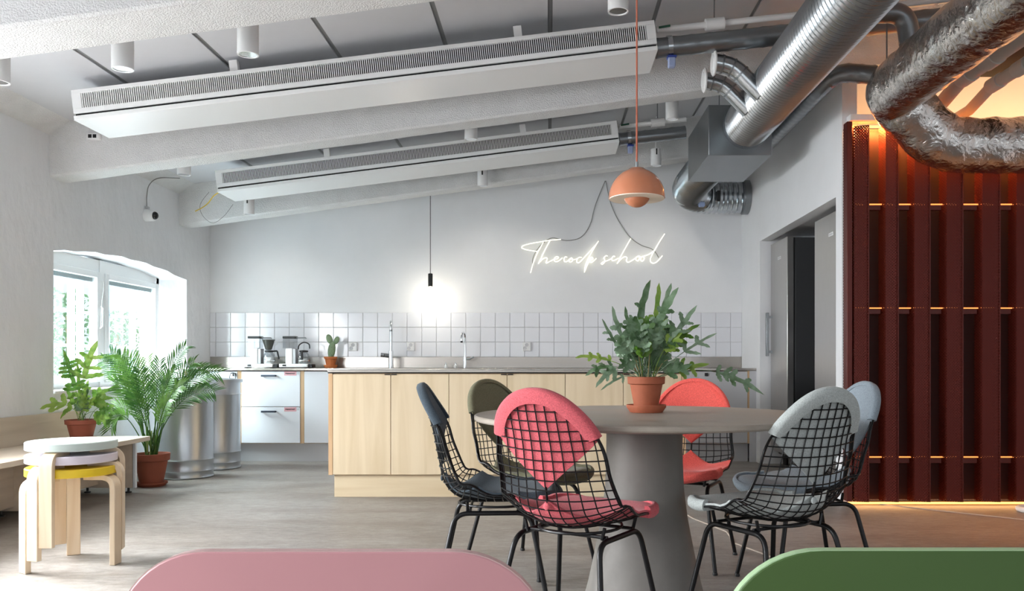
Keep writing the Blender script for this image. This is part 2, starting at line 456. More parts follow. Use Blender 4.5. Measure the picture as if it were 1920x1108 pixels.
# right white wall with the refrigerator niche
NZ = 2.07; NY0, NY1 = 5.69, 7.74
wr = MB()
wr.box(XR, XR + 0.1, NY1, YB, 0, 3.6); wr.box(XR, XR + 0.1, 5.57, NY1, NZ, 2.93); wr.box(XR, XR + 0.1, 5.57, NY0, 0, NZ)
nw_ = MB(); nw_.box(XR + 0.1, 2.95, NY1, NY1 + 0.1, 0, NZ + 0.1); nw_.box(2.85, 2.95, NY0, NY1, 0, NZ + 0.1); nw_.box(XR + 0.1, 2.95, NY0, NY1, NZ + 0.05, NZ + 0.12); struct(nw_.build('wall_niche', M_wall, smooth=False))
wr.box(XR, XR + 0.1, 5.96, NY1, 2.93, 3.6)
wr = struct(wr.build('wall_right', M_wall, smooth=False))
# partition that carries the red screen, recess wall above it
rp = MB(); rp.box(2.06, 5.0, 5.66, 5.69, 0, 2.5); rp.box(2.06, 5.0, 5.66, 6.05, 2.5, 2.53); rp.box(2.06, 5.0, 6.0, 6.06, 2.53, 3.7)
struct(rp.build('wall_partition', M_wall, smooth=False))
struct(MB().box(5.0, 5.15, -4.0, YB, 0, 3.9).build('wall_far_right', M_wall, smooth=False))  # unseen wall, added to keep the right side darker

# sloped ceiling: dark void above, separate painted panels, grey bars between
cl = MB().add([(-3.6, -4, zc(-3.6) + 0.03), (5.2, -4, zc(5.2) + 0.03), (5.2, YB, zc(5.2) + 0.03), (-3.6, YB, zc(-3.6) + 0.03),
               (-3.6, -4, zc(-3.6) + 0.2), (5.2, -4, zc(5.2) + 0.2), (5.2, YB, zc(5.2) + 0.2), (-3.6, YB, zc(-3.6) + 0.2)],
              [(0, 1, 2, 3), (4, 7, 6, 5), (0, 4, 5, 1), (1, 5, 6, 2), (2, 6, 7, 3), (3, 7, 4, 0)]).build('ceiling', M_ceilback, smooth=False)
struct(cl)
BEAMS = [(1.45, 1.75), (3.56, 3.87), (5.75, 5.95), (7.76, 7.96)]
bays = [(-4.0, 1.45), (1.75, 3.56), (3.87, 5.75), (5.95, 7.76), (7.96, YB)]
sx = [-3.33 + 0.667 * k for k in range(13)] + [5.0]
def slab(x0, x1, y0, y1, za, zb_):
    vs = [(x, y, zc(x) + z) for x in (x0, x1) for y in (y0, y1) for z in (za, zb_)]
    return MB().add(vs, [(0, 1, 3, 2), (4, 6, 7, 5), (0, 4, 5, 1), (2, 3, 7, 6), (0, 2, 6, 4), (1, 5, 7, 3)])
for (y0, y1) in bays:
    for k in range(len(sx) - 1):
        slab(sx[k] + 0.014, sx[k + 1] - 0.014, y0, y1, 0.0, 0.03).build('ceiling_panel', M_ceil, cl, smooth=False)
        if k: slab(sx[k] - 0.011, sx[k] + 0.011, y0, y1, 0.008, 0.028).build('ceiling_bar', M_tbar, cl, smooth=False)
for i, (y0, y1) in enumerate(BEAMS):
    bm_ = MB(); nx = 40
    for k in range(nx + 1):
        x = XL - 0.05 + (5.05 - XL) * k / nx
        for (y, z) in ((y0, zc(x) + 0.05), (y0, zb(x) + 0.012), (y0 + 0.012, zb(x)), (y1 - 0.012, zb(x)), (y1, zb(x) + 0.012), (y1, zc(x) + 0.05)):
            j = 0.006 * mnoise.noise(Vector((x * 3, y * 5, z * 5 + i)))
            bm_.v.append((x, y + j, z + (j if z < zc(x) else 0)))
    for k in range(nx):
        for q in range(6):
            bm_.f.append((k * 6 + q, k * 6 + (q + 1) % 6, (k + 1) * 6 + (q + 1) % 6, (k + 1) * 6 + q))
    bm_.f += [tuple(range(6)), tuple(nx * 6 + q for q in range(6))]
    struct(bm_.build('trim_%d' % (i + 1), M_beam, None, angle=15))

# ------------------------------------------------------------------ window
wn = bpy.data.objects.new('window_1', None); COL.objects.link(wn); struct(wn); wn.location = (XL - 0.27, 6.86, WZ0)
M_blue = mat('pale_blue_frame', '#b9d4e6', 0.5)
M_blind = mat('blind_grey', '#9fa6aa', 0.6)
W2, HH = 1.02, 1.06
fr = MB()
fr.box(-0.05, 0.03, -W2, -W2 + 0.055, 0.02, HH); fr.box(-0.05, 0.03, W2 - 0.055, W2, 0.02, HH); fr.box(-0.05, 0.03, -W2, W2, HH - 0.1, HH); fr.box(-0.05, 0.03, -W2, W2, 0.0, 0.06)
fr.box(-0.05, 0.04, -0.035, 0.035, 0.02, HH); fr.build('window_frame', M_white, wn, bevel=0.004)
for s in (-1, 1):
    a, b_ = (-W2 + 0.06, -0.04) if s < 0 else (0.04, W2 - 0.06)
    sa = MB(); sa.box(-0.02, 0.05, a, a + 0.05, 0.06, HH - 0.1); sa.box(-0.02, 0.05, b_ - 0.05, b_, 0.06, HH - 0.1); sa.box(-0.02, 0.05, a + 0.05, b_ - 0.05, 0.06, 0.12); sa.box(-0.02, 0.05, a + 0.05, b_ - 0.05, HH - 0.15, HH - 0.1)
    so = sa.build('sash', M_white, wn, bevel=0.004)
    MB().box(0.012, 0.016, a + 0.05, b_ - 0.05, 0.12, HH - 0.15).build('pane', M_glass, so, smooth=False)
    MB().box(-0.012, 0.008, a + 0.05, b_ - 0.05, HH - 0.185, HH - 0.15).build('blind', M_blind, so, bevel=0.003)
    ou = MB(); ou.box(-0.20, -0.16, a, a + 0.05, 0.04, HH); ou.box(-0.20, -0.16, b_ - 0.05, b_, 0.04, HH); ou.box(-0.20, -0.16, a, b_, 0.04, 0.1); ou.box(-0.20, -0.16, a, b_, HH - 0.08, HH)
    m_ = (a + b_) / 2
    ou.box(-0.19, -0.165, m_ - 0.012, m_ + 0.012, 0.1, HH - 0.08)
    for z in (0.36, 0.64): ou.box(-0.19, -0.165, a + 0.05, b_ - 0.05, z - 0.012, z + 0.012)
    oo = ou.build('outer_sash', M_blue, wn, bevel=0.003)
    for iy in range(2):
        for iz in range(3):
            z0 = (0.1, 0.372, 0.652)[iz]; z1 = (0.348, 0.628, 0.98)[iz]
            y0 = (a + 0.05, m_ + 0.012)[iy]; y1 = (m_ - 0.012, b_ - 0.05)[iy]
            MB().box(-0.18, -0.177, y0, y1, z0, z1).build('pane', M_glass, oo, smooth=False)
MB().tube([(0.055, -0.06, 0.5), (0.075, -0.06, 0.52), (0.075, -0.055, 0.66), (0.055, -0.05, 0.68)], 0.006, 6).build('window_latch', M_white, wn)
MB().tube(catmull([(0.06, -0.06, 0.9), (0.07, -0.03, 0.86), (0.065, -0.055, 0.7), (0.06, -0.06, 0.5)], 5), 0.003, 5).build('blind_cord', M_whitem, wn)

# outside: ground and two trees
struct(MB().box(-40, -3.95, -10, 60, -1.3, -1.2).build('ground_outside', mat('courtyard', '#c8c8c4', 0.9, var=0.1)))
M_out = leafmat('tree_leaf', '#5f8a58', '#a8c49a', 0.5)
random.seed(4)
for i, (px, Yd, hh, lab) in enumerate(((128, 13.4, 3.3, 'hazy green tree beyond the left window sash'), (222, 15.2, 3.1, 'hazy green tree beyond the right window sash'))):
    c = at(px, 640, Yd); t = thing('garden_tree', lab, 'tree', (c.x, c.y, -1.2), group='trees outside the window')
    MB().tube([(0, 0, 0), (0.03, 0.02, 1.2), (-0.02, 0, hh - 0.4)], lambda i_, t_: 0.06 * (1 - 0.6 * t_), 7).build('trunk', M_stemb, t)
    lf = MB()
    for k in range(900):
        p = Vector((random.gauss(0, 0.22), random.gauss(0, 0.22), random.uniform(1.2, hh)))
        d = Vector((random.uniform(-1, 1), random.uniform(-1, 1), random.uniform(-1, 1))).normalized(); e = d.orthogonal().normalized()
        s_ = random.uniform(0.03, 0.06)
        lf.add([p - d * s_, p + e * s_ * 0.5, p + d * s_, p - e * s_ * 0.5], [(0, 1, 2, 3)])
    lo = lf.build('foliage', M_out, t, smooth=False); lo['kind'] = 'stuff'

# ------------------------------------------------------------------ kitchen along the back wall
YF = 7.88                                   # cabinet fronts
CT = 0.888                                  # worktop height
wt = thing('back_worktop', 'long stainless steel worktop along the tiled back wall', 'worktop', (0, 0, 0))
MB().box(XL + 0.003, XR - 0.003, YF - 0.02, YB - 0.013, CT - 0.022, CT).build('worktop', M_steel, wt, bevel=0.003)
MB().box(XL + 0.003, XR - 0.003, YB - 0.013, YB - 0.0045, CT, 1.0).build('backsplash', M_steel, wt, bevel=0.002)
ux = [XL + 0.004, -2.935, -2.34, -1.74, -1.14, -0.54, 0.06, 0.66, 1.27, 1.895]
ulab = ['narrow white cabinet in the corner behind the zinc bins', 'white two drawer unit with pink drawer stickers', 'white cabinet between the drawer unit and the wooden island',
        'white cabinet behind the left end of the island', 'white cabinet behind the island, under the tall tap', 'white cabinet behind the island, below the short tap',
        'white cabinet behind the middle of the island', 'white cabinet behind the pink chair side of the island', 'pale grey end cabinet between island and white doorway wall']
M_sticker = mat('pink_sticker', '#eab4bb', 0.6)
for i in range(9):
    x0, x1 = ux[i], ux[i + 1]
    t = thing('base_cabinet', ulab[i], 'cabinet', (x0, YF, 0), group='cabinets along the back wall')
    w = x1 - x0
    b = MB(); b.box(0, 0.018, 0.0, YB - YF - 0.02, 0.175, CT - 0.024); b.box(w - 0.018, w, 0.0, YB - YF - 0.02, 0.175, CT - 0.024)
    b.box(0.018, w - 0.018, 0.02, YB - YF - 0.02, 0.175, 0.195); b.box(0.018, w - 0.018, YB - YF - 0.04, YB - YF - 0.02, 0.195, CT - 0.024)
    b.build('carcass', M_ply, t, smooth=False)
    MB().box(0.0, w, 0.06, 0.08, 0.0, 0.175).build('kick_board', M_lamg, t, smooth=False)
    lam = M_lamg if i == 8 else M_lam
    if i == 1:
        for k, (z0, z1) in enumerate(((0.18, 0.519), (0.524, CT - 0.03))):
            d = MB().box(0.02, w - 0.02, -0.003, 0.016, z0, z1).build('drawer', lam, t, bevel=0.002)
            h = MB(); h.box(w / 2 - 0.085, w / 2 + 0.055, -0.03, -0.022, z1 - 0.05, z1 - 0.032); h.box(w / 2 - 0.085, w / 2 - 0.075, -0.03, -0.003, z1 - 0.048, z1 - 0.034); h.box(w / 2 + 0.045, w / 2 + 0.055, -0.03, -0.003, z1 - 0.048, z1 - 0.034)
            h.build('handle', mat('drawer_pull_%d' % k, '#4a5361', 0.4, 0.3), d, bevel=0.002)
            MB().box(w - 0.17, w - 0.055, -0.0045, -0.003, z1 - 0.04, z1 - 0.001).build('sticker', M_sticker, d, smooth=False)
            cu = bpy.data.curves.new('sticker_text', 'FONT'); cu.body = 'BREAKFAST'; cu.size = 0.018; cu.align_x = 'CENTER'; cu.align_y = 'CENTER'; cu.offset = 0.0007
            to = bpy.data.objects.new('sticker_text', cu); COL.objects.link(to); to.location = (w - 0.1125, -0.0052, z1 - 0.0205); to.rotation_euler = (math.pi / 2, 0, 0)
            dg = bpy.context.evaluated_depsgraph_get(); me = bpy.data.meshes.new_from_object(to.evaluated_get(dg)); bpy.data.objects.remove(to)
            me.materials.clear(); me.materials.append(M_gasket)
            mo = bpy.data.objects.new('sticker_text', me); COL.objects.link(mo); mo.parent = d; mo.location = (w - 0.1125, -0.0052, z1 - 0.0205); mo.rotation_euler = (math.pi / 2, 0, 0)
            MB().tube([(w - 0.035 + 0.006 * math.cos(a), -0.0042, z1 - 0.02 + 0.008 * math.sin(a)) for a in [q * 0.6 for q in range(10)]], 0.0012, 4).build('small_mark', mat('mark_grey_%d' % k, '#9aa39a', 0.6), d)
    else:
        d = MB().box(0.02, w - 0.02, -0.003, 0.016, 0.18, CT - 0.03).build('door', lam, t, bevel=0.002)
        hx = w - 0.06 if i != 8 else 0.2
        MB().box(hx, hx + 0.03, -0.018, -0.003, CT - 0.075, CT - 0.045).build('handle', M_blackp, d, bevel=0.003)
struct(MB().box(ux[-1], XR - 0.001, YF + 0.0, YF + 0.02, 0.0, CT - 0.024).build('trim_filler', M_lamg, smooth=False))


# sockets
for i, (px, lab) in enumerate(((663, 'white double wall socket on the tiles right of the cactus'), (771, 'white double wall socket on the tiles right of the tall tap'), (988, 'white double wall socket on the tiles right of the short tap'))):
    c = at(px, 650, YB - 0.012)
    t = thing('wall_socket', lab, 'socket', (c.x, YB - 0.012, c.z), group='sockets on the tiled wall')
    MB().box(-0.043, 0.043, -0.022, 0, -0.043, 0.043).build('socket_plate', M_white, t, bevel=0.004)
    MB().box(0.032, 0.044, -0.03, -0.0222, -0.043, 0.043).build('plate_edge', M_lamg, t, bevel=0.003)
    for (x, z) in ((0.0, 0.018), (-0.02, -0.016)):
        o = MB().lathe([(0.018, 0.0), (0.018, 0.004), (0.014, 0.004), (0.013, -0.006), (0.0001, -0.006)], 18, (0, 0, 0), Matrix.Translation((x, -0.0225, z)) @ Matrix.Rotation(math.pi / 2, 4, 'X')).build('socket_well', M_lamg, t)

# taps
def tap(px, Y, top, side, lab, big):
    b0 = at(px, 690, Y); t = thing('kitchen_tap', lab, 'tap', (b0.x, Y, CT + 0.002))
    zt = at(px, top, Y).z - CT
    r = 0.024 if big else 0.018
    MB().lathe([(r * 1.15, 0), (r * 1.15, 0.006), (r, 0.008), (r, zt * (0.36 if big else 0.3)), (r * 0.7, zt * (0.37 if big else 0.31))], 20).build('tap_body', M_chrome, t)
    rr = 0.0125 if big else 0.010; q = 0.055
    pth = [(0, 0, zt * 0.3), (0, 0, zt - q)] + [(side * 0.35 * (q - q * math.cos(a)), -(q - q * math.cos(a)), zt - q + q * math.sin(a)) for a in [math.pi * k / 10 for k in range(1, 11)]]
    pth += [(pth[-1][0], pth[-1][1], pth[-1][2] - 0.03)]
    MB().tube(pth, rr, 12).build('spout', M_chrome, t)
    MB().tube([pth[-1], (pth[-1][0], pth[-1][1], pth[-1][2] - 0.018)], rr * 1.12, 12).build('aerator', M_blackp if not big else M_zincd, t)
    if big:
        lv = MB().tube([(-0.02, 0, zt * 0.26), (-0.062, -0.01, zt * 0.27)], 0.021, 16).build('lever', M_zincd, t)
        MB().tube([(-0.062, -0.01, zt * 0.27), (-0.066, -0.011, zt * 0.271)], 0.019, 16).build('lever_ring', M_blackp, lv)
        MB().tube([(-0.066, -0.011, zt * 0.271), (-0.098, -0.018, zt * 0.278)], 0.021, 16).build('lever_cap', M_zinc, lv)
    else:
        MB().tube([(0.01, 0, zt * 0.24), (0.05, -0.02, zt * 0.25), (0.088, -0.03, zt * 0.31)], 0.009, 10).build('lever', M_zincd, t)
tap(733, 8.27, 603, 0.5, 'tall chrome kitchen tap with ribbed side knob', True)
tap(872, 8.27, 624, -0.6, 'short chrome tap with flat lever on the worktop', False)
for k, (px, lab) in enumerate(((836, 'small chrome push button left of its twin on the worktop'), (854, 'small chrome push button beside the short tap'))):
    c = at(px, 690, 8.27); t = thing('push_button', lab, 'button', (c.x, 8.27, CT + 0.002), group='worktop push buttons')
    MB().lathe([(0.016, 0), (0.016, 0.02), (0.010, 0.025), (0.010, 0.03)], 16).build('button_base', M_white, t)
    MB().lathe([(0.008, 0.03), (0.008, 0.045), (0.005, 0.05)], 14).build('button_cap', M_chrome, t)


def pot(t, r, h, m, saucer=None, base=0.0):
    """terracotta pot standing in a saucer; r = rim radius"""
    z0 = base + (0.012 if saucer else 0)
    MB().lathe([(r * 0.62, z0), (r * 0.86, z0 + h * 0.76), (r * 0.92, z0 + h * 0.77), (r * 0.98, z0 + h * 0.79), (r, z0 + h), (r * 0.93, z0 + h), (r * 0.88, z0 + h * 0.9)], 36).build('pot', m, t)
    MB().lathe([(0.0001, z0 + h * 0.9), (r * 0.88, z0 + h * 0.9)], 30).build('soil', M_soil, t)
    if saucer: MB().lathe([(saucer * 0.82, base), (saucer, base + 0.02), (saucer, base + 0.03), (saucer * 0.93, base + 0.03), (saucer * 0.8, base + 0.011), (0.0001, base + 0.011)], 36).build('saucer', m, t)
    return z0 + h * 0.9


# cactus
cc = at(620, 687, 8.3); t = thing('potted_cactus', 'prickly pear cactus with two pads in a small orange pot', 'cactus', (cc.x, 8.3, CT + 0.0005))
M_orange = mat('orange_terracotta', '#c9733f', 0.7, var=0.08)
zs = pot(t, 0.066, 0.1, M_orange, 0.066)
M_cact = mat('cactus_skin', '#7d9270', 0.6, var=0.35, vscale=110, bump=0.3, bscale=70)
MB().ell((0.01, 0, zs + 0.075), 0.038, 0.018, 0.09, Matrix.Rotation(0.12, 3, 'Y')).build('cactus_pad', M_cact, t)
MB().ell((-0.012, 0, zs + 0.185), 0.031, 0.014, 0.052, Matrix.Rotation(-0.35, 3, 'Y')).build('cactus_pad', M_cact, t)
MB().ell((0.058, 0, zs + 0.172), 0.026, 0.013, 0.042, Matrix.Rotation(0.5, 3, 'Y')).build('cactus_pad', M_cact, t)


# coffee makers: long base, white column, clear water tank with dark lid, outlet arm, glass jug
def coffee(px, lab, filt):
    s = F_PX / 8.2; c = at(px, 687, 8.2); t = thing('coffee_maker', lab, 'coffee maker', (c.x, 8.2, CT + 0.0005), group='coffee makers on the worktop')
    MB().box(-0.155, 0.125, -0.075, 0.075, 0.008, 0.042).build('base', M_white, t, bevel=0.006)
    f = MB(); f.box(-0.15, -0.13, -0.07, 0.07, 0, 0.008); f.box(0.1, 0.12, -0.07, 0.07, 0, 0.008); f.build('foot', M_blackp, t)
    MB().box(0.125, 0.165, -0.06, 0.06, 0.004, 0.038).build('base_end', M_blackp, t, bevel=0.004)
    sw = MB().box(-0.12, -0.085, -0.078, -0.0755, 0.018, 0.034).build('switch', M_blackp, t)
    MB().box(-0.10, -0.03, -0.05, 0.05, 0.042, 0.195).build('column', M_white, t, bevel=0.006)
    MB().box(-0.03, 0.0, -0.045, 0.045, 0.042, 0.19).build('column_side', mat('alu_%d' % px, '#a7a9ab', 0.35, 0.9), t, bevel=0.003)
    MB().box(-0.125, -0.01, -0.05, 0.05, 0.195, 0.29).build('water_tank', M_tank, t, smooth=False)
    MB().box(-0.128, -0.007, -0.052, 0.052, 0.29, 0.312).build('tank_lid', M_blackp, t, bevel=0.004)
    MB().tube([(-0.01, 0, 0.297), (0.085, 0, 0.297), (0.09, 0, 0.288)], 0.006, 8).build('outlet_arm', M_zincd, t)
    jx = 0.066
    jug = MB().lathe([(0.045, 0.045), (0.058, 0.055), (0.062, 0.09), (0.05, 0.135), (0.034, 0.155), (0.036, 0.165)], 24, (jx, 0, 0)).build('glass_jug', M_tank, t)
    MB().lathe([(0.063, 0.068), (0.064, 0.07), (0.063, 0.075)], 24, (jx, 0, 0)).build('jug_band', M_chrome, jug)
    MB().lathe([(0.037, 0.155), (0.042, 0.158), (0.042, 0.172), (0.0001, 0.176)], 24, (jx, 0, 0)).build('jug_lid', M_blackp, jug)
    if filt:
        MB().tube(fillet([(jx + 0.04, 0, 0.165), (jx + 0.08, 0, 0.168), (jx + 0.098, 0, 0.085)], 0.012), 0.008, 8).build('jug_handle', M_blackp, jug)
        MB().lathe([(0.022, 0.178), (0.03, 0.183), (0.058, 0.27), (0.062, 0.272), (0.062, 0.28), (0.05, 0.28)], 24, (jx - 0.005, 0, 0)).build('filter_cone', mat('smoky_plastic', '#4a4b46', 0.3), t)
        MB().tube(catmull([(jx + 0.05, 0, 0.262), (jx + 0.075, 0, 0.255), (jx + 0.078, 0, 0.235), (jx + 0.05, 0, 0.22)], 5), 0.003, 6).build('filter_handle', M_cablew, t)
    else:
        MB().tube(catmull([(jx - 0.055, 0, 0.185), (jx - 0.045, 0, 0.225), (jx, 0, 0.252), (jx + 0.05, 0, 0.235), (jx + 0.058, 0, 0.19)], 6), 0.006, 8).build('kettle_handle', M_blackp, jug)
        MB().box(jx - 0.01, jx + 0.012, -0.075, -0.06, 0.08, 0.165).build('jug_handle', M_blackp, jug, bevel=0.004)
coffee(492, 'white coffee maker with dark filter cone and jug, nearer the window', True)
coffee(557, 'white coffee maker without filter cone, next to the cactus', False)

# ------------------------------------------------------------------ island
IY = 5.76; IX0, IX1 = -1.53, 0.945; ID = 0.68
it = thing('island_worktop', 'thin stainless steel worktop on the wooden kitchen island', 'worktop', (0, 0, 0))
MB().box(IX0 - 0.006, IX1 + 0.006, IY - 0.006, IY + ID, CT - 0.018, CT).build('worktop', M_steel, it, bevel=0.003)
MB().box(IX0 - 0.003, IX1 + 0.003, IY - 0.003, IY + ID - 0.003, CT - 0.024, CT - 0.0185).build('worktop_underlay', M_dark, it)
dw = (IX1 - IX0 - 0.06) / 6
il = ['birch island cabinet, left of three, by the open aisle', 'birch island cabinet, middle of three, behind the blue chair', 'birch island cabinet, right of three, behind the plant pot']
for i in range(3):
    x0 = IX0 + 0.03 + 2 * dw * i
    t = thing('island_cabinet', il[i], 'cabinet', (x0, IY, 0), group='birch cabinets of the island')
    b = MB(); b.box(0.002, 2 * dw - 0.002, 0.021, ID - 0.01, 0.16, CT - 0.025); b.build('carcass', M_ply, t, smooth=False)
    for k in range(2):
        d = MB().box(k * dw + 0.0018, (k + 1) * dw - 0.0018, 0, 0.019, 0.163, CT - 0.03).build('door', M_birch, t, bevel=0.0012)
        hx = dw - 0.042 if k == 0 else dw + 0.003
        MB().box(hx, hx + 0.039, -0.012, 0.0, CT - 0.036, CT - 0.0285).build('handle', M_blackp, d, bevel=0.002)
    if i == 0: MB().box(-0.03, -0.001, 0, ID - 0.01, 0.16, CT - 0.025).build('end_panel', M_ply, t, bevel=0.001)
    if i == 2: MB().box(2 * dw + 0.001, 2 * dw + 0.03, 0, ID - 0.01, 0.16, CT - 0.025).build('end_panel', M_ply, t, bevel=0.001)
MB_pl = MB().box(IX0 + 0.03, IX1 - 0.03, IY + 0.045, IY + ID - 0.05, 0.001, 0.16).build('island_plinth', M_birchx, None, bevel=0.001)
tag(MB_pl, 'pale wooden plinth under the kitchen island', 'plinth')

# ------------------------------------------------------------------ neon sign
def zpt(x, y): return at(940 + x / 5.333, 400 + y / 5.333, YB - 0.035)
ST = [
    [(595, 260), (480, 270), (380, 287), (280, 305), (220, 324), (203, 342), (232, 359), (300, 372), (365, 383)],
    [(420, 290), (385, 350), (340, 440), (315, 510), (292, 595)],
    [(485, 275), (450, 340), (410, 420), (372, 503)],
    [(380, 490), (410, 460), (440, 445), (460, 452), (448, 485), (452, 498), (482, 482), (525, 462), (556, 455), (572, 442), (558, 432), (540, 440), (528, 462), (540, 482), (570, 478), (610, 445)],
    [(657, 440), (642, 435), (628, 450), (628, 475), (645, 485), (680, 466), (690, 450)],
    [(692, 450), (676, 465), (680, 483), (700, 485), (715, 465), (705, 448), (695, 450), (722, 463), (755, 455)],
    [(805, 442), (778, 440), (754, 465), (757, 490), (782, 490), (820, 450), (880, 385), (940, 320), (972, 278)],
    [(950, 310), (900, 395), (860, 470), (836, 540), (832, 590)],
    [(836, 575), (862, 510), (885, 474), (915, 456), (906, 440), (887, 450), (884, 480), (905, 490), (950, 450)],
    [(1064, 428), (1045, 425), (1026, 445), (1034, 468), (1030, 492), (1010, 510), (1000, 500), (1022, 485), (1080, 465), (1102, 452), (1118, 430), (1138, 432)],
    [(1102, 452), (1108, 470), (1130, 470), (1168, 450)],
    [(1295, 250), (1250, 330), (1200, 420), (1160, 503)],
    [(1165, 492), (1200, 455), (1230, 435), (1255, 442), (1250, 472), (1266, 490), (1300, 475), (1345, 448)],
    [(1372, 425), (1350, 440), (1346, 465), (1366, 474), (1382, 452), (1374, 428), (1392, 436)],
    [(1410, 430), (1392, 450), (1400, 475), (1420, 470), (1430, 447), (1416, 430), (1452, 420), (1490, 402), (1530, 368), (1590, 270), (1633, 205)],
    [(1562, 318), (1500, 430), (1490, 475), (1510, 497), (1550, 488), (1610, 425)],
]
ns = thing('neon_sign', 'glowing white script neon sign reading The code school', 'neon sign', (0, 0, 0))
M_neon = mat('neon_tube', '#fffbe8', 0.4, emit='#fffbe2', estr=0.85)
for s in ST:
    MB().tube(catmull([zpt(*p) for p in s], 5), 0.0045, 8).build('neon_tube', M_neon, ns)
    for e in (s[0], s[-1]):
        p = zpt(*e); MB().tube([p, p + Vector((0, 0.034, 0))], 0.003, 6).build('stand_off', M_cablew, ns)
for cb in ([(1040, -330), (985, -200), (940, -80), (918, 0), (900, 80), (850, 180), (780, 245), (680, 268), (600, 262), (520, 242), (460, 262), (400, 310), (345, 380), (315, 450), (312, 500)],
           [(1045, -330), (1085, -140), (1138, 0), (1200, 110), (1290, 235), (1400, 315), (1500, 350), (1550, 395), (1575, 440)]):
    MB().tube([p + Vector((0, 0.02, 0)) for p in catmull([zpt(*p) for p in cb], 5)], 0.004, 6).build('power_cord', M_cable, ns)

# small pendant by the wall
pc = at(807, 525, 8.22)
t = thing('bulb_pendant', 'bare bulb pendant with black socket hanging before the tiles', 'pendant lamp', (pc.x, pc.y, 0))
zt = at(807, 513, 8.22).z; z1 = at(807, 537, 8.22).z
MB().tube([(0, 0, zt), (0, 0, zc(pc.x))], 0.0035, 6).build('cord', M_blackp, t)
MB().lathe([(0.006, zt + 0.004), (0.02, zt), (0.0225, zt - 0.004), (0.0225, z1), (0.018, z1)], 20).build('socket', M_blackp, t)
MB().ell((0, 0, z1 - 0.05), 0.042, 0.042, 0.05).build('bulb', mat('bulb_glow', '#fff6e0', 0.4, emit='#fff1d6', estr=5.0), t)
d = bpy.data.lights.new('bulb_light', 'POINT'); d.energy = 2.4; d.color = (1, 0.94, 0.82); d.shadow_soft_size = 0.05
o = bpy.data.objects.new('bulb_light', d); COL.objects.link(o); o.location = (0, 0, z1 - 0.12); o.parent = t

# ------------------------------------------------------------------ chilled beams
def chilled(xl, zl, xr, zr, y0, lab, y1, zpipe):
    L_ = math.hypot(xr - xl, zr - zl); ang = -math.atan2(zr - zl, xr - xl)
    t = thing('chilled_beam', lab, 'ceiling unit', (xl, y0, zl), (0, ang, 0), group='long white ventilation units under the ceiling')
    D_, H_ = 0.4, 0.185
    b = MB(); b.box(0.003, L_ - 0.003, 0.02, D_, 0.03, H_ - 0.004); b.build('casing', M_dark, t, smooth=False)
    MB().box(0, L_, 0.0, D_, 0.0, 0.028).build('bottom_pan', M_white, t, bevel=0.003)
    MB().box(0, L_, 0.004, 0.02, 0.042, 0.072).build('lower_rail', M_white, t, bevel=0.002)
    MB().box(0, L_, 0.004, D_, H_ - 0.025, H_).build('top_cover', M_white, t, bevel=0.002)
    MB().box(0, 0.055, 0.004, 0.02, 0.072, H_ - 0.025).build('grille_end', M_white, t); MB().box(L_ - 0.055, L_, 0.004, 0.02, 0.072, H_ - 0.025).build('grille_end', M_white, t)
    for x in (0, L_ - 0.003): MB().box(x, x + 0.003, 0.02, D_, 0.028, H_ - 0.025).build('end_cap', M_white, t)
    sl = MB(); x = 0.055; n = int((L_ - 0.11) / 0.0125)
    for k in range(n): xx = 0.055 + (k + 0.5) * (L_ - 0.11) / n; sl.box(xx - 0.0026, xx + 0.0026, 0.006, 0.016, 0.072, H_ - 0.025)
    so = sl.build('grille_slats', M_white, t, smooth=False); so['kind'] = 'stuff'
    for x in (0.27 * L_, 0.76 * L_): MB().box(x, x + 0.05, 0.03, 0.07, H_, H_ + 0.075).build('hanger_bracket', M_white, t, bevel=0.002)
chilled(-2.857, 2.392, 0.653, 2.815, 5.0, 'long white slotted ceiling ventilation unit nearest the camera', 5.4, 0)
chilled(-2.794, 2.372, 0.59, 2.795, 7.0, 'long white slotted ceiling ventilation unit nearest the back wall', 7.4, 0)

# downlights
def downlight(px, py, Y, dia, lab, slot=False, power=22):
    c = at(px, py, Y); top = zc(c.x)
    t = thing('spot_lamp' if slot else 'ceiling_downlight', lab, 'ceiling lamp', (c.x, Y, c.z), group='small cylinder spots by the back beam' if slot else 'white cylinder downlights')
    r = dia / 2; h = top - c.z
    hb = 0.15 if slot else h
    MB().lathe([(r * 0.86, 0.02), (r * 0.86, 0.0), (r, 0.0), (r, hb), (0.0001, hb)], 28).build('lamp_body', M_white, t)
    MB().lathe([(r * 0.85, 0.003), (r * 0.5, 0.03), (0.0001, 0.035)], 24).build('reflector', M_chrome, t)
    MB().lathe([(r * 0.42, 0.026), (0.0001, 0.026)], 20).build('lamp_lens', mat('lens', '#fff4e4', 0.4, emit='#fff1e0', estr=6) if 'lens' not in MATS else MATS['lens'], t)
    if slot:
        MB().box(-0.006, 0.006, -r - 0.001, -r + 0.02, hb * 0.62, hb * 0.98).build('slot', M_dark, t)
        MB().tube([(0, 0, hb - 0.01), (0, 0, h)], 0.008, 8).build('stem', M_white, t)
    if power:
        d = bpy.data.lights.new('downlight_beam', 'SPOT'); d.energy = power; d.spot_size = math.radians(75); d.spot_blend = 0.8; d.color = (1, 0.93, 0.84); d.shadow_soft_size = 0.03
        o = bpy.data.objects.new('downlight_beam', d); COL.objects.link(o); o.parent = t; o.location = (0, 0, -0.01)
        if slot: o.rotation_euler = (math.radians(28), 0, 0); d.spot_size = math.radians(120); d.spot_blend = 1.0
downlight(-3, 155, 4.2, 0.105, 'white cylinder downlight at the far left edge, first of the front row')
downlight(230, 130, 4.2, 0.105, 'white cylinder downlight above the left end of the front unit, front row second')
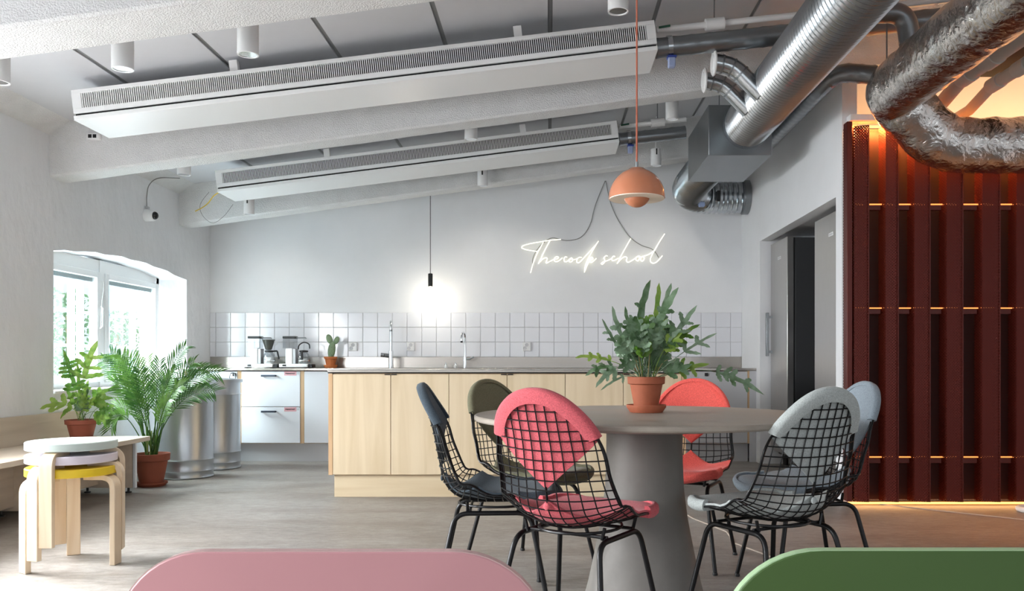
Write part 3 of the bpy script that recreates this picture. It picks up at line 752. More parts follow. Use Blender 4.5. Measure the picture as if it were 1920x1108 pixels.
downlight(465, 103, 4.2, 0.105, 'white cylinder downlight, front row third from the window wall')
downlight(1159, 22, 4.2, 0.105, 'white cylinder downlight near the orange pendant cord at the top')
downlight(345, 328, 6.55, 0.102, 'white cylinder downlight beside the security camera')
downlight(883, 262, 6.55, 0.102, 'white cylinder downlight at the middle of the rear unit')
downlight(1260, 224, 6.55, 0.102, 'white cylinder downlight between the rear unit and the silver box')
downlight(467, 402, 7.58, 0.094, 'white spot on the back beam above the coffee makers', True, 9)
downlight(905, 349, 7.58, 0.094, 'white spot under the middle of the rear unit', True, 9)
downlight(1230, 311, 7.58, 0.094, 'white spot left of the silver duct box, above the pendant lamp', True, 9)

# orange pendant over the table
TX, TY, TZ, TR = 0.364, 3.19, 0.738, 0.65
lz = at(1194, 372, TY).z; lx = at(1194, 372, TY).x
t = thing('orange_pendant', 'glossy orange dome pendant lamp with ball below, over the round table', 'pendant lamp', (lx, TY, 0))
M_opal = mat('orange_lacquer', '#c97f5c', 0.22, coat=0.6)
M_inner = mat('white_inner', '#fff3e0', 0.5)
R = 0.108
dome = [(0.012, 0.118), (0.03, 0.114)] + [(R * math.sin(a), 0.115 * math.cos(a)) for a in [0.35 + (math.pi / 2 - 0.35) * k / 10 for k in range(11)]]
MB().lathe([(r, lz + z) for r, z in dome], 48).build('dome_shade', M_opal, t)
MB().lathe([(r * 0.975, lz + z - 0.003) for r, z in dome[1:]], 48).build('shade_lining', M_inner, t)
rb = 0.053
MB().lathe([(rb * math.sin(a), lz + 0.018 - rb * math.cos(a)) for a in [0.001 + (math.pi * 0.62) * k / 12 for k in range(13)]], 36).build('lower_ball', M_opal, t)
for k in range(3):
    a = k * 2.094 + 0.4; MB().tube([(rb * math.cos(a), rb * math.sin(a), lz + 0.035), (0.09 * math.cos(a), 0.09 * math.sin(a), lz + 0.05)], 0.003, 6).build('strut', M_opal, t)
MB().ell((0, 0, lz + 0.06), 0.022, 0.022, 0.025).build('bulb', mat('pendant_bulb', '#fff0d8', 0.4, emit='#ffe9c8', estr=20), t)
MB().tube([(0, 0, lz + 0.117), (0, 0, lz + 0.14)], 0.006, 10).build('cord_grip', M_zincd, t)
MB().tube([(0, 0, lz + 0.13), (0, 0, zc(lx))], 0.0035, 6).build('cord', mat('orange_cord', '#b5644c', 0.7), t)
d = bpy.data.lights.new('pendant_light', 'POINT'); d.energy = 6; d.color = (1, 0.85, 0.65); d.shadow_soft_size = 0.02
o = bpy.data.objects.new('pendant_light', d); COL.objects.link(o); o.location = (0, 0, lz + 0.094); o.parent = t

# ------------------------------------------------------------------ ducts and pipes
def ribbed(path, r, pitch, amp, n=36, step=None):
    pth = resample(path, step or pitch / 4)
    def rf(i, t_): return r + (amp if i % 4 == 0 else 0)
    return MB().tube(pth, rf, n)
mdu = thing('spiral_duct', 'big ribbed galvanised ventilation duct running to the silver box', 'duct', (0, 0, 0))
DX, DZ = 1.45, 2.685
ribbed([(DX, 6.105, DZ), (DX, 1.0, DZ)], 0.166, 0.042, 0.0095).build('duct_pipe', M_zinc, mdu)
MB().tube([(DX, 6.10, DZ), (DX, 6.06, DZ)], 0.180, 40).build('duct_collar', M_zincd, mdu)
# plenum box: front square face, slanted left, elbow behind
bx = thing('plenum_box', 'square galvanised sheet metal box the big duct runs into', 'duct box', (0, 0, 0))
MB().box(1.168, 1.633, 6.105, 7.0, 2.46, 2.83).build('box_shell', M_zincd, bx, bevel=0.004)
for x in (1.25,): MB().tube([(x, 6.12, 2.825), (x, 6.12, zc(x))], 0.004, 6).build('hanger_rod', M_zincd, bx)
fd = thing('flexible_duct', 'silver flexible duct bending from the box into the white wall', 'duct', (0, 0, 0))
ribbed(catmull([(1.36, 7.012, 2.62), (1.33, 7.5, 2.6), (1.33, 7.9, 2.58), (1.46, 8.14, 2.57), (1.66, 8.2, 2.57), (1.955, 8.2, 2.57)], 10), 0.150, 0.05, 0.012).build('duct_pipe', M_zinc, fd)
MB().tube([(1.90, 8.2, 2.57), (1.957, 8.2, 2.57)], 0.168, 36).build('duct_collar', M_zincd, fd)
MB().box(1.42, 1.47, 7.86, 7.92, 2.42, 2.46).build('damper_box', mat('blue_tag', '#9fb2d8', 0.5), fd, bevel=0.003); MB().box(1.62, 1.65, 8.02, 8.05, 2.5, 2.6).build('damper_lever', M_blackp, fd)
# two branch outlets with white valves
for Y, lab in ((5.2, 'round white air valve on a duct elbow, the higher of two'), (5.52, 'round white air valve on a duct elbow, the lower of two')):
    pth = fillet([(1.325, Y, 2.61), (1.15, Y, 2.79), (1.035, Y, 2.81)], 0.07, 8)
    t = MB().tube(pth, 0.055, 24).build('branch_elbow', M_zinc, mdu)
    for f_ in (0.12, 0.5, 0.93):
        p = pth[int(f_ * (len(pth) - 1))]; q = pth[min(len(pth) - 1, int(f_ * (len(pth) - 1)) + 1)]; dd = (q - p).normalized() * 0.006
        MB().tube([p - dd, p + dd], 0.0585, 24).build('seam_ring', M_zincd, t)
    RM = Matrix.Translation((1.035, Y, 2.81)) @ Matrix.Rotation(-math.pi / 2, 4, 'Y')
    MB().lathe([(0.078, 0.0), (0.08, 0.008), (0.07, 0.016), (0.052, 0.014), (0.05, 0.02), (0.0001, 0.026)], 32, (0, 0, 0), RM).build('valve_disc', M_white, t)
# thin spiral duct below the big one, bending over to the foil duct
t = thing('thin_duct', 'thin spiral duct behind the big duct bending toward the foil duct', 'duct', (0, 0, 0))
ribbed(fillet([(1.78, 7.3, 2.72), (1.78, 5.4, 2.74), (1.84, 5.3, 2.79), (2.05, 5.22, 2.74)], 0.09, 8), 0.058, 0.075, 0.003, 24).build('duct_pipe', M_zincd, t)
t = thing('upper_elbow_duct', 'dark galvanised elbow duct behind the foil duct near the ceiling', 'duct', (0, 0, 0))
MB().tube(fillet([(1.55, 4.9, 2.99), (2.1, 4.9, 3.0), (2.14, 4.93, 2.80)], 0.1, 8), 0.06, 24).build('duct_pipe', M_zincd, t)
MB().tube([(2.133, 4.925, 2.86), (2.137, 4.928, 2.83)], 0.064, 24).build('seam_ring', M_zinc, t)

# foil wrapped duct
M_foil = bpy.data.materials.new('aluminium_foil'); M_foil.use_nodes = True
_nt = M_foil.node_tree; _b = _nt.nodes['Principled BSDF']; _b.inputs['Base Color'].default_value = lin('#d6d2ce'); _b.inputs['Metallic'].default_value = 1.0; _b.inputs['Roughness'].default_value = 0.17
_tc = _nt.nodes.new('ShaderNodeTexCoord'); _n1 = _nt.nodes.new('ShaderNodeTexNoise'); _n1.inputs['Scale'].default_value = 16; _n1.inputs['Detail'].default_value = 7; _n1.inputs['Distortion'].default_value = 1.6
_n2 = _nt.nodes.new('ShaderNodeTexVoronoi'); _n2.inputs['Scale'].default_value = 26; _n2.feature = 'DISTANCE_TO_EDGE'
_ma = _nt.nodes.new('ShaderNodeMath'); _ma.operation = 'MULTIPLY_ADD'; _ma.inputs[1].default_value = 0.35
_bp = _nt.nodes.new('ShaderNodeBump'); _bp.inputs['Strength'].default_value = 0.5; _bp.inputs['Distance'].default_value = 0.018
_nt.links.new(_tc.outputs['Object'], _n1.inputs['Vector']); _nt.links.new(_tc.outputs['Object'], _n2.inputs['Vector'])
_nt.links.new(_n2.outputs['Distance'], _ma.inputs[0]); _nt.links.new(_n1.outputs['Fac'], _ma.inputs[2]); _nt.links.new(_ma.outputs[0], _bp.inputs['Height']); _nt.links.new(_bp.outputs['Normal'], _b.inputs['Normal'])
fo = thing('foil_duct', 'large duct wrapped in crinkled silver foil bending to the right', 'duct', (0, 0, 0))
fp = resample(fillet([(2.10, 1.0, 2.62), (2.10, 5.12, 2.60), (2.46, 5.22, 2.30), (4.7, 5.24, 2.30)], 0.13, 10), 0.022)
fm = MB(); fm.tube(fp, lambda i, t_: 0.17 + 0.006 * mnoise.noise(fp[min(i, len(fp) - 1)] * 9), 56)
fm.v = [tuple(Vector(p) + Vector((mnoise.noise(Vector(p) * 11), mnoise.noise(Vector(p) * 11 + Vector((7, 3, 1))), mnoise.noise(Vector(p) * 11 + Vector((1, 9, 4))))) * 0.009 + Vector((1, 1, 1)) * 0.004 * mnoise.noise(Vector(p) * 34)) for p in fm.v]
fm.build('foil_wrap', M_foil, fo, angle=80)
# white pipes beside the foil duct
for k, (X, Z, r, ye, lab) in enumerate(((2.50, 2.66, 0.05, 5.02, 'thicker grey white pipe running below the foil duct'), (2.69, 2.62, 0.038, 5.05, 'thinner grey white pipe running below the foil duct, outer one'))):
    t = thing('white_pipe', lab, 'pipe', (0, 0, 0), group='pipes beside the foil duct')
    MB().tube([(X, 1.0, Z), (X, ye, Z)], r, 24).build('pipe', mat('grey_pvc_%d' % k, '#b9b4ae', 0.45), t)
    for yy in (ye - 0.32, ye - 0.04): MB().tube([(X, yy - 0.06, Z), (X, yy + 0.06, Z)], r * 1.16, 24).build('coupling', mat('pvc_sleeve_%d_%d' % (k, int(yy * 10)), '#c3beb8', 0.45), t)
    MB().tube([(X, ye, Z), (X + 0.01, ye + 0.3, Z - 0.06), (X + 0.01, 5.99, Z - 0.06)], r * 0.9, 20).build('pipe_tail', MATS['grey_pvc_%d' % k], t)
t = thing('cable_tray', 'dark cable tray with bundled cables above the foil duct', 'cable tray', (0, 0, 0))
b = MB(); b.box(2.72, 3.02, 1.0, 5.6, 2.86, 2.87); b.box(2.72, 2.73, 1.0, 5.6, 2.87, 2.92); b.box(3.01, 3.02, 1.0, 5.6, 2.87, 2.92)
b.build('tray', M_dark, t, smooth=False)
for k in range(7): MB().tube([(2.76 + 0.035 * k, 1.0 + 0.9 * q, 2.885 + 0.01 * math.sin(q + k)) for q in range(6)], 0.011, 6).build('cable', [M_blackp, M_cable, M_cablew][k % 3], t)
for Y in (2.5, 4.6): MB().tube([(2.87, Y, 2.92), (2.87, Y, zc(2.87))], 0.005, 6).build('hanger_rod', M_zincd, t)
t = tag(MB().tube([(2.02, 4.98, zc(2.02)), (2.02, 4.98, 2.74)], 0.005, 6).build('duct_hanger', M_zincd), 'thin steel rod holding the foil duct from the ceiling', 'rod')

# supply pipes at the right ends of the ventilation units
for k, (x0, x1, Y, sc_) in enumerate(((0.66, 2.6, 5.16, 1.0), (0.60, 1.17, 7.16, 0.9))):
    z0 = 2.815 + 0.09 if k == 0 else 2.795 + 0.085
    which = 'front' if k == 0 else 'rear'
    t = thing('supply_duct', 'dark round duct at the right end of the %s ventilation unit' % which, 'duct', (0, 0, 0), group='ducts feeding the ventilation units')
    ribbed([(x0, Y, z0 - 0.02), (x1, Y, z0 - 0.02 + SL * (x1 - x0) * 0.8)], 0.060 * sc_, 0.11, 0.003, 28).build('duct_pipe', M_zincd, t)
    MB().tube([(x0 + 0.07, Y, z0 - 0.01), (x0 + 0.10, Y, z0 - 0.007)], 0.066, 28).build('seam_ring', M_zinc, t)
    v = MB().box(x0 + 0.075, x0 + 0.12, Y - 0.03, Y + 0.02, z0 - 0.14, z0 - 0.075).build('damper_knob', mat('damper_%d' % k, '#9aa6c8', 0.5), t, bevel=0.008)
    MB().box(x0 + 0.07, x0 + 0.125, Y - 0.034, Y + 0.024, z0 - 0.085, z0 - 0.07).build('damper_strap', mat('blue_strap_%d' % k, '#2b3f8c', 0.5), t, bevel=0.003)
    t = thing('water_pipe', 'white water pipe above the dark duct of the %s ventilation unit' % which, 'pipe', (0, 0, 0), group='white water pipes of the ventilation units')
    za = z0 + 0.078; dz = SL * 0.8
    MB().tube([(x0, Y - 0.04, za), (x1, Y - 0.04, za + dz * (x1 - x0))], 0.019, 16).build('pipe', M_whitem, t)
    xs = x0 + (0.3 if k == 0 else 0.27)
    MB().tube([(xs, Y - 0.04, za + dz * (xs - x0)), (xs + 0.115, Y - 0.04, za + dz * (xs + 0.115 - x0))], 0.036, 20).build('pipe_sleeve', M_white, t)
    MB().tube([(xs + 0.055, Y - 0.04, za + 0.03), (xs + 0.055, Y - 0.04, zc(xs))], 0.004, 6).build('hanger_rod', M_zincd, t)
    MB().tube([(x0 + 0.01, Y - 0.065, za + 0.006), (x0 + 0.08, Y - 0.07, za + 0.016)], 0.007, 8).build('valve_handle', mat('green_valve_%d' % k, '#1f5a45', 0.5), t)

# camera on the left wall, loose wires, wall sensor
c = at(303, 381, 7.05); t = thing('security_camera', 'white dome security camera on the left wall under the beam', 'camera', (XL, 7.12, 2.2))
RY = Matrix.Rotation(math.pi / 2, 4, 'Y')
MB().lathe([(0.052, 0), (0.052, 0.025), (0.05, 0.03), (0.049, 0.07), (0.035, 0.085), (0.0001, 0.088)], 28, (0, 0, 0), RY).build('camera_body', M_white, t)
MB().ell((0.085, -0.012, -0.004), 0.03, 0.032, 0.034).build('camera_lens', mat('lens_black', '#101114', 0.1), t)
MB().box(0.0, 0.03, -0.018, 0.018, 0.052, 0.075).build('cable_gland', M_lamg, t, bevel=0.004)
MB().tube(catmull([(0.012, 0, 0.07), (0.012, 0, 0.17), (0.02, 0.03, 0.27), (0.06, 0.12, 0.345), (0.16, 0.3, 0.385)], 6), 0.004, 6).build('camera_cable', M_cable, t)
t = tag(MB().tube(catmull([at(417, 357, 7.1), at(401, 367, 7.12), at(390, 381, 7.15), at(378, 390, 7.15), at(366, 396, 7.15)], 6), 0.005, 6).build('yellow_wire', mat('yellow_wire', '#d8b83a', 0.5)), 'loose yellow wire end hanging below the rear ventilation unit', 'wire')
t = tag(MB().tube(catmull([at(392, 360, 7.25), at(378, 378, 7.25), at(375, 392, 7.25), at(383, 408, 7.25), at(400, 418, 7.3), at(420, 405, 7.35), at(437, 383, 7.38)], 8), 0.0022, 5).build('loop_wire', M_cable), 'thin grey wire loop hanging at the end of the rear ventilation unit', 'wire')
c = at(174, 255, 5.72); t = thing('wall_sensor', 'small white box with black contacts on the beam below the front unit', 'sensor', (c.x, 5.755, c.z))
MB().box(-0.045, 0.045, -0.035, 0, -0.022, 0.022).build('sensor_box', M_white, t, bevel=0.004)
for x in (-0.02, 0.012): MB().box(x - 0.012, x + 0.012, -0.037, -0.034, -0.012, 0.012).build('contact', M_dark, t)

# ------------------------------------------------------------------ red perforated screen
rs = thing('red_screen', 'tall dark red screen of folded perforated metal lit in orange', 'screen', (0, 0, 0))
RX0, RX1 = 1.965, 4.95
MB().box(2.07, RX1, 5.625, 5.63, 0.015, 2.52).build('back_sheet', M_redb, rs, smooth=False)
MB().box(RX0, RX1, 5.562, 5.565, 0.02, 2.5).build('perforated_sheet', M_redo, rs, smooth=False)
MB().box(RX0, 2.0, 5.49, 5.56, 0.02, 2.53).build('side_post', M_redm, rs, bevel=0.003)
fins = [(1596, 1622), (1655, 1677), (1709, 1736), (1769, 1797), (1836, 1866)]
fx = [((a - CX) * 5.52 / F_PX, (b_ - CX) * 5.52 / F_PX) for a, b_ in fins]
while fx[-1][1] < 4.7: fx.append((fx[-1][0] + 0.225, fx[-1][1] + 0.225))
for a, b_ in fx:
    # folded fin: slanted face rising to the right, narrow return on its right side
    y0, y1 = 5.47, 5.56
    m_ = MB(); poly = [(a - 0.012, y1), (a + 0.01, y0 + 0.025), (b_ - 0.01, y0), (b_, y0), (b_, y1), (b_ - 0.003, y1), (b_ - 0.003, y0 + 0.004), (b_ - 0.01, y0 + 0.004), (a + 0.011, y0 + 0.029), (a - 0.009, y1)]
    m_.prism(poly, 0.02, 2.5, 'z'); m_.build('folded_fin', M_red, rs, smooth=False)
    MB().box(b_ + 0.001, b_ + 0.008, y0 - 0.002, y1, 0.02, 2.5).build('fin_edge', M_redm, rs, smooth=False)
for z in (1.99, 1.30, 0.31):
    MB().box(2.02, RX1, 5.530, 5.538, z - 0.004, z + 0.004).build('cross_rod', M_rod_glow, rs, smooth=False)
    for k in range(len(fx) - 1):
        MB().box(fx[k][1] + 0.01, fx[k + 1][0] - 0.014, 5.52, 5.56, z - 0.04, z - 0.008).build('tray', M_redm, rs, bevel=0.002)
MB().box(RX0 + 0.02, RX1, 5.515, 5.53, 0.002, 0.012).build('floor_light_strip', M_ledb, rs, smooth=False)
MB().box(2.0, RX1, 5.54, 5.557, 2.505, 2.515).build('top_light_strip', M_ledb, rs, smooth=False)
MB().box(1.99, 2.2, 5.50, 5.60, 2.54, 2.58).build('top_bracket', M_whitem, rs, bevel=0.003)
g_ = area('screen_top_glow', (3.45, 5.55, 2.498), (3.45, 5.55, 0.8), 2.9, 0.10, 150, (1.0, 0.36, 0.08)); g_.rotation_euler = (0, 0, 0); g_.parent = rs
g_ = area('recess_glow', (3.4, 5.72, 2.56), (3.4, 6.0, 3.3), 2.4, 0.06, 5, (1.0, 0.55, 0.22)); g_.rotation_euler = (math.radians(155), 0, 0); g_.parent = rs
g_ = area('screen_floor_glow', (3.2, 5.46, 0.03), (3.2, 5.2, 0.0), 2.4, 0.03, 1.2, (1.0, 0.5, 0.18)); g_.rotation_euler = (math.radians(-60), 0, 0); g_.parent = rs

# ------------------------------------------------------------------ refrigerators in the niche
for i, (ya, yb, lab) in enumerate(((7.17, 7.70, 'steel refrigerator with vertical bar handle deep in the niche'), (5.72, 6.43, 'steel refrigerator at the near side of the niche by the red screen'))):
    t = thing('refrigerator', lab, 'refrigerator', (2.05, (ya + yb) / 2, 0), group='steel refrigerators in the niche')
    h = (yb - ya) / 2
    MB().box(0.07, 0.74, -h, h, 0.1, 2.02).build('fridge_body', M_fside, t, bevel=0.004)
    MB().box(0.055, 0.07, -h + 0.004, h - 0.004, 0.14, 2.02).build('door_gasket', M_gasket, t, smooth=False)
    d = MB().box(0.0, 0.055, -h, h, 0.14, 2.03 if i == 0 else 2.025).build('fridge_door', M_fridge, t, bevel=0.004)
    MB().box(-0.0015, 0.0, -0.07, 0.03, 1.86, 1.885).build('name_plate', M_whitem, d, smooth=False)
    MB().box(-0.002, -0.0015, -0.06, 0.02, 1.868, 1.877).build('plate_mark', M_lamg, d, smooth=False)
    if i == 0:
        MB().box(-0.055, -0.03, h - 0.055, h - 0.02, 1.0, 1.40).build('handle', M_zincd, d, bevel=0.004)
        for z in (1.04, 1.36): MB().box(-0.03, 0.0, h - 0.05, h - 0.03, z - 0.012, z + 0.012).build('handle_mount', M_zincd, d)
    for (x, y) in ((0.12, -h + 0.06), (0.12, h - 0.06), (0.68, -h + 0.06), (0.68, h - 0.06)): MB().lathe([(0.025, 0), (0.025, 0.1)], 12, (x, y, 0)).build('foot', M_blackp, t)

# white hose on the floor, bottom right
tag(MB().tube(catmull([(3.6, 5.42, 0.017), (3.25, 5.38, 0.017), (3.05, 5.33, 0.017), (2.96, 5.25, 0.017), (2.99, 5.15, 0.017), (3.15, 5.06, 0.017), (3.6, 4.95, 0.017)], 8), 0.017, 10).build('floor_hose', M_whitem), 'white hose curled on the floor before the red screen', 'hose')

# ------------------------------------------------------------------ bench on the left wall
bt = thing('wall_bench', 'long pale wooden bench with low backrest along the window wall', 'bench', (0, 0, 0))
MB().box(XL + 0.02, -2.925, 2.6, 6.1, 0.368, 0.40).build('bench_seat', M_bench, bt, bevel=0.003)
MB().box(XL + 0.002, XL + 0.02, 2.6, 6.1, 0.10, 0.59).build('backrest', M_bench, bt, bevel=0.003)
for y in (6.0, 5.05, 4.1, 3.1): MB().box(XL + 0.05, -3.0, y, y + 0.022, 0.035, 0.368).build('bench_support', M_bench, bt, bevel=0.002)
MB().box(-3.005, -2.985, 6.0, 6.023, 0.035, 0.368).build('panel_edge', M_lam, bt)
MB().box(-3.27, -3.25, 2.6, 5.999, 0.06, 0.33).build('under_board', M_bench, bt, bevel=0.002)
for y in (6.01, 5.06, 4.11, 3.11):
    for x in (XL + 0.12, -3.04): MB().lathe([(0.022, 0), (0.022, 0.008), (0.008, 0.012), (0.008, 0.04)], 14, (x, y, 0)).build('bench_foot', M_blackp, bt)

# galvanised bins
def bin_(x, y, h, lab):
    t = thing('zinc_bin', lab, 'bin', (x, y, 0), group='galvanised bins by the window')
    r = 0.215
    pr = [(r, 0), (r * 1.02, 0.008), (r, 0.016)]
    for zz in (0.06, 0.15):
        pr += [(r, zz - 0.012), (r * 1.025, zz), (r, zz + 0.012)]
    pr += [(r, h - 0.14), (r * 1.02, h - 0.13), (r, h - 0.12), (r, h - 0.02)]
    MB().lathe(pr, 48).build('bin_body', M_can, t)
    MB().lathe([(r * 1.09, h - 0.026), (r * 1.09, h), (r * 0.98, h + 0.004), (r * 0.5, h + 0.014), (0.0001, h + 0.016)], 48).build('bin_lid', M_can, t)
    MB().tube(catmull([(0.14, -0.03, h + 0.008), (0.145, -0.02, h + 0.05), (0.165, 0.02, h + 0.055), (0.17, 0.035, h + 0.006)], 5), 0.005, 8).build('lid_handle', M_zincd, t)
bin_(-3.0, 6.86, 0.80, 'galvanised round bin standing right behind the palm')
bin_(-2.99, 7.44, 0.79, 'galvanised round bin with lid handle in front of the white cabinets')


# ------------------------------------------------------------------ plants
def blade(mb, pts, w, nrm, wavy=0.0, ph=0.0, wprof=None):
    """leaf strip along pts, about w wide, lying across nrm"""
    n = len(pts); rows = []
    for i, p in enumerate(pts):
        t = (pts[min(i + 1, n - 1)] - pts[max(i - 1, 0)]).normalized(); s_ = t.cross(nrm)
        if s_.length < 1e-4: s_ = t.orthogonal()
        s_.normalize(); u = i / (n - 1)
        ww = w * (wprof(u) if wprof else (min(1, u * 5 + 0.25) * (1 - u ** 5) ** 0.55))
        ww = max(ww, 0.0006); wv = wavy * w
        up = t.cross(s_) * -1
        rows.append((p + s_ * (ww * (0.5 + wavy * math.sin(i * 2.2 + ph))) + up * wv * math.sin(i * 1.9 + ph), p - up * ww * 0.06, p - s_ * (ww * (0.5 + wavy * math.sin(i * 2.5 + ph + 1))) + up * wv * math.cos(i * 2.1 + ph)))
    o = len(mb.v)
    for a, b_, c in rows: mb.v += [tuple(a), tuple(b_), tuple(c)]
    for i in range(n - 1):
        mb.f += [(o + 3 * i, o + 3 * i + 1, o + 3 * i + 4, o + 3 * i + 3), (o + 3 * i + 1, o + 3 * i + 2, o + 3 * i + 5, o + 3 * i + 4)]


def bez(a, b_, c, n): return [a * (1 - t) ** 2 + b_ * 2 * t * (1 - t) + c * t * t for t in [k / n for k in range(n + 1)]]


def frond(parent, base, mid, tip, nl, ll, lw_, m, start=0.5, term=True, nrm=None, tw=None, fwd=0.75, droop=0.1):
    """lobed fern frond: bare stalk, then nl pairs of strap lobes and an end lobe"""
    base, mid, tip = Vector(base), Vector(mid), Vector(tip)
    pts = bez(base, mid, tip, 16); mb = MB()
    k0 = int(16 * start)
    mb.tube(pts[:k0 + 1], 0.0016, 5)
    nr = Vector(nrm) if nrm else Vector((random.uniform(-0.4, 0.4), -1, random.uniform(0.1, 0.7))).normalized()
    blade(mb, pts[k0:], tw or lw_, nr, 0.1, random.random() * 6)
    for k in range(nl):
        i = k0 + int((16 - k0) * (0.06 + 0.72 * k / max(1, nl)))
        p = pts[i]; t = (pts[i + 1] - pts[i - 1]).normalized(); s_ = t.cross(nr).normalized()
        for sg in (-1, 1):
            if random.random() < 0.1: continue
            l_ = ll * random.uniform(0.75, 1.15) * (1 - 0.35 * k / max(1, nl))
            d = (s_ * sg + t * fwd * random.uniform(0.6, 1.3)).normalized(); e = p + d * l_ + nr * random.uniform(-0.3, 0.3) * l_ + Vector((0, 0, -droop * l_))
            blade(mb, bez(p, p + d * l_ * 0.55 + nr * 0.12 * l_, e, 8), lw_ * random.uniform(0.8, 1.1), nr, 0.09, random.random() * 6)
    return mb.build('frond', m, parent, angle=180)


# fern on the table
random.seed(11)
fX, fY = 0.383, 3.29
t = thing('table_fern', 'bushy blue green fern in a terracotta pot on the round table', 'potted plant', (0, 0, 0))
t.location = (fX, fY, TZ + 0.0008)
zs = pot(t, 0.0745, 0.128, M_terra, 0.078)
def L2(px, py, dy=0.0): return at(px, py, fY + dy) - Vector(t.location)
base = Vector((0, 0, zs))
def fr_(tip, mid, nl, ll, lw_, dy=0.0, m=None, start=0.5, **k):
    b0 = base + Vector((random.uniform(-0.035, 0.035), random.uniform(-0.03, 0.03), 0))
    T = L2(*tip, dy); Mi = L2(*mid, dy * 0.6) if mid else b0 * 0.35 + T * 0.65 + Vector((0, 0, 0.06))
    return frond(t, b0, Mi, T, nl, ll, lw_, m or M_fern, start, **k)
fr_((1220, 524), (1183, 610), 2, 0.05, 0.022, 0.0, start=0.55, tw=0.028)
fr_((1272, 539), (1220, 610), 2, 0.05, 0.024, -0.03, start=0.55, tw=0.03)
fr_((1236, 530), (1232, 600), 1, 0.04, 0.02, 0.03, M_fernb, 0.62, tw=0.02)
fr_((1259, 530), (1235, 600), 1, 0.04, 0.02, 0.06, start=0.62, tw=0.02)
fr_((1148, 574), (1160, 640), 2, 0.04, 0.02, 0.0, start=0.62, tw=0.02)
fr_((1172, 574), (1180, 640), 2, 0.04, 0.018, 0.05, start=0.6, tw=0.016)
fr_((1307, 572), (1255, 640), 3, 0.06, 0.02, -0.03, start=0.55, tw=0.02)
fr_((1313, 608), (1255, 630), 2, 0.05, 0.016, 0.0, M_fernb, 0.55, tw=0.017)
fr_((1345, 624), (1285, 650), 2, 0.06, 0.018, -0.02, M_fern, 0.5, tw=0.012)
fr_((1434, 741), (1330, 664), 4, 0.055, 0.02, 0.12, M_fern, 0.62, tw=0.022, droop=0.0)
fr_((1330, 682), (1270, 690), 2, 0.05, 0.018, 0.0, M_fernb, 0.5, tw=0.018)
fr_((1078, 671), (1120, 655), 3, 0.03, 0.014, 0.0, M_fernb, 0.45, tw=0.014)
fr_((1097, 705), (1140, 665), 3, 0.045, 0.018, 0.03, M_fern, 0.5)
fr_((1117, 727), (1150, 670), 2, 0.04, 0.018, -0.05, M_fern, 0.55)
fr_((1126, 732), (1175, 690), 1, 0.03, 0.012, -0.05, M_fern, 0.5, tw=0.01)
fr_((1129, 598), (1155, 650), 3, 0.04, 0.016, 0.02, M_fern, 0.5, tw=0.014)
fr_((1200, 566), (1198, 620), 2, 0.04, 0.018, 0.05, M_fernb, 0.6, tw=0.018)
for k in range(40):
    x = random.gauss(1208, 46); y = random.uniform(585, 672) + abs(x - 1208) * 0.15
    fr_((x, y), (1208 + (x - 1208) * 0.45, y + 18), 3, 0.055, 0.022, random.uniform(-0.13, 0.13), random.choice([M_fern, M_fern, M_fern, M_fernb]), 0.5)
for k in range(12):
    a = random.uniform(0, 6.28); b0 = base + Vector((0.03 * math.cos(a), 0.03 * math.sin(a), 0)); e = base + Vector((0.085 * math.cos(a), 0.07 * math.sin(a), random.uniform(0.06, 0.16)))
    MB().tube(bez(b0, (b0 + e) / 2 + Vector((0, 0, 0.03)), e, 6), 0.0016, 5).build('stalk', M_stemb, t)

# young fern on the bench
random.seed(5)
gY = 5.66
gx = at(153, 800, gY).x
t = thing('bench_fern', 'light green young fern in a terracotta pot on the bench', 'potted plant', (gx, gY, 0.4008))
zs = pot(t, 0.103, 0.138, M_terrad, 0.095); base = Vector((0, 0, zs))
def L2(px, py, dy=0.0): return at(px, py, gY + dy) - Vector(t.location)
def fz(tip, mid, nl, ll, lw_, dy=0.0, m=None, start=0.5, **k):
    tip = (60 + tip[0] / 5.04, 620 + tip[1] / 5.04); mid = (60 + mid[0] / 5.04, 620 + mid[1] / 5.04)
    return fr_(tip, mid, nl, ll, lw_, dy, m or M_fernb, start, **k)
fN = (0.25, -1, 0.15)
fz((298, 180), (380, 420), 6, 0.085, 0.027, 0.0, start=0.42, nrm=fN, tw=0.03, fwd=0.35)
fz((622, 88), (440, 420), 3, 0.12, 0.03, 0.0, start=0.56, nrm=fN, tw=0.042, fwd=0.5)
fz((70, 742), (350, 600), 2, 0.09, 0.03, -0.12, start=0.5, tw=0.035)
fz((270, 832), (380, 620), 1, 0.05, 0.03, -0.07, start=0.55, tw=0.032)
fz((735, 545), (560, 620), 3, 0.09, 0.03, 0.02, start=0.45, tw=0.032)
fz((772, 640), (580, 600), 3, 0.08, 0.028, -0.03, start=0.45)
fz((705, 930), (620, 640), 3, 0.07, 0.03, -0.05, start=0.5, tw=0.028)
fz((790, 800), (620, 620), 3, 0.07, 0.026, -0.03, start=0.5)
fz((535, 470), (470, 640), 3, 0.06, 0.026, 0.03, start=0.5)
fz((430, 260), (430, 520), 4, 0.07, 0.028, 0.06, start=0.4)
fz((330, 555), (400, 680), 2, 0.05, 0.026, 0.0, start=0.5)
for k in range(7): fz((random.gauss(500, 90), random.uniform(520, 700)), (480, 700), 3, 0.06, 0.026, random.uniform(-0.08, 0.08), random.choice([M_fern, M_fernb]), 0.45)

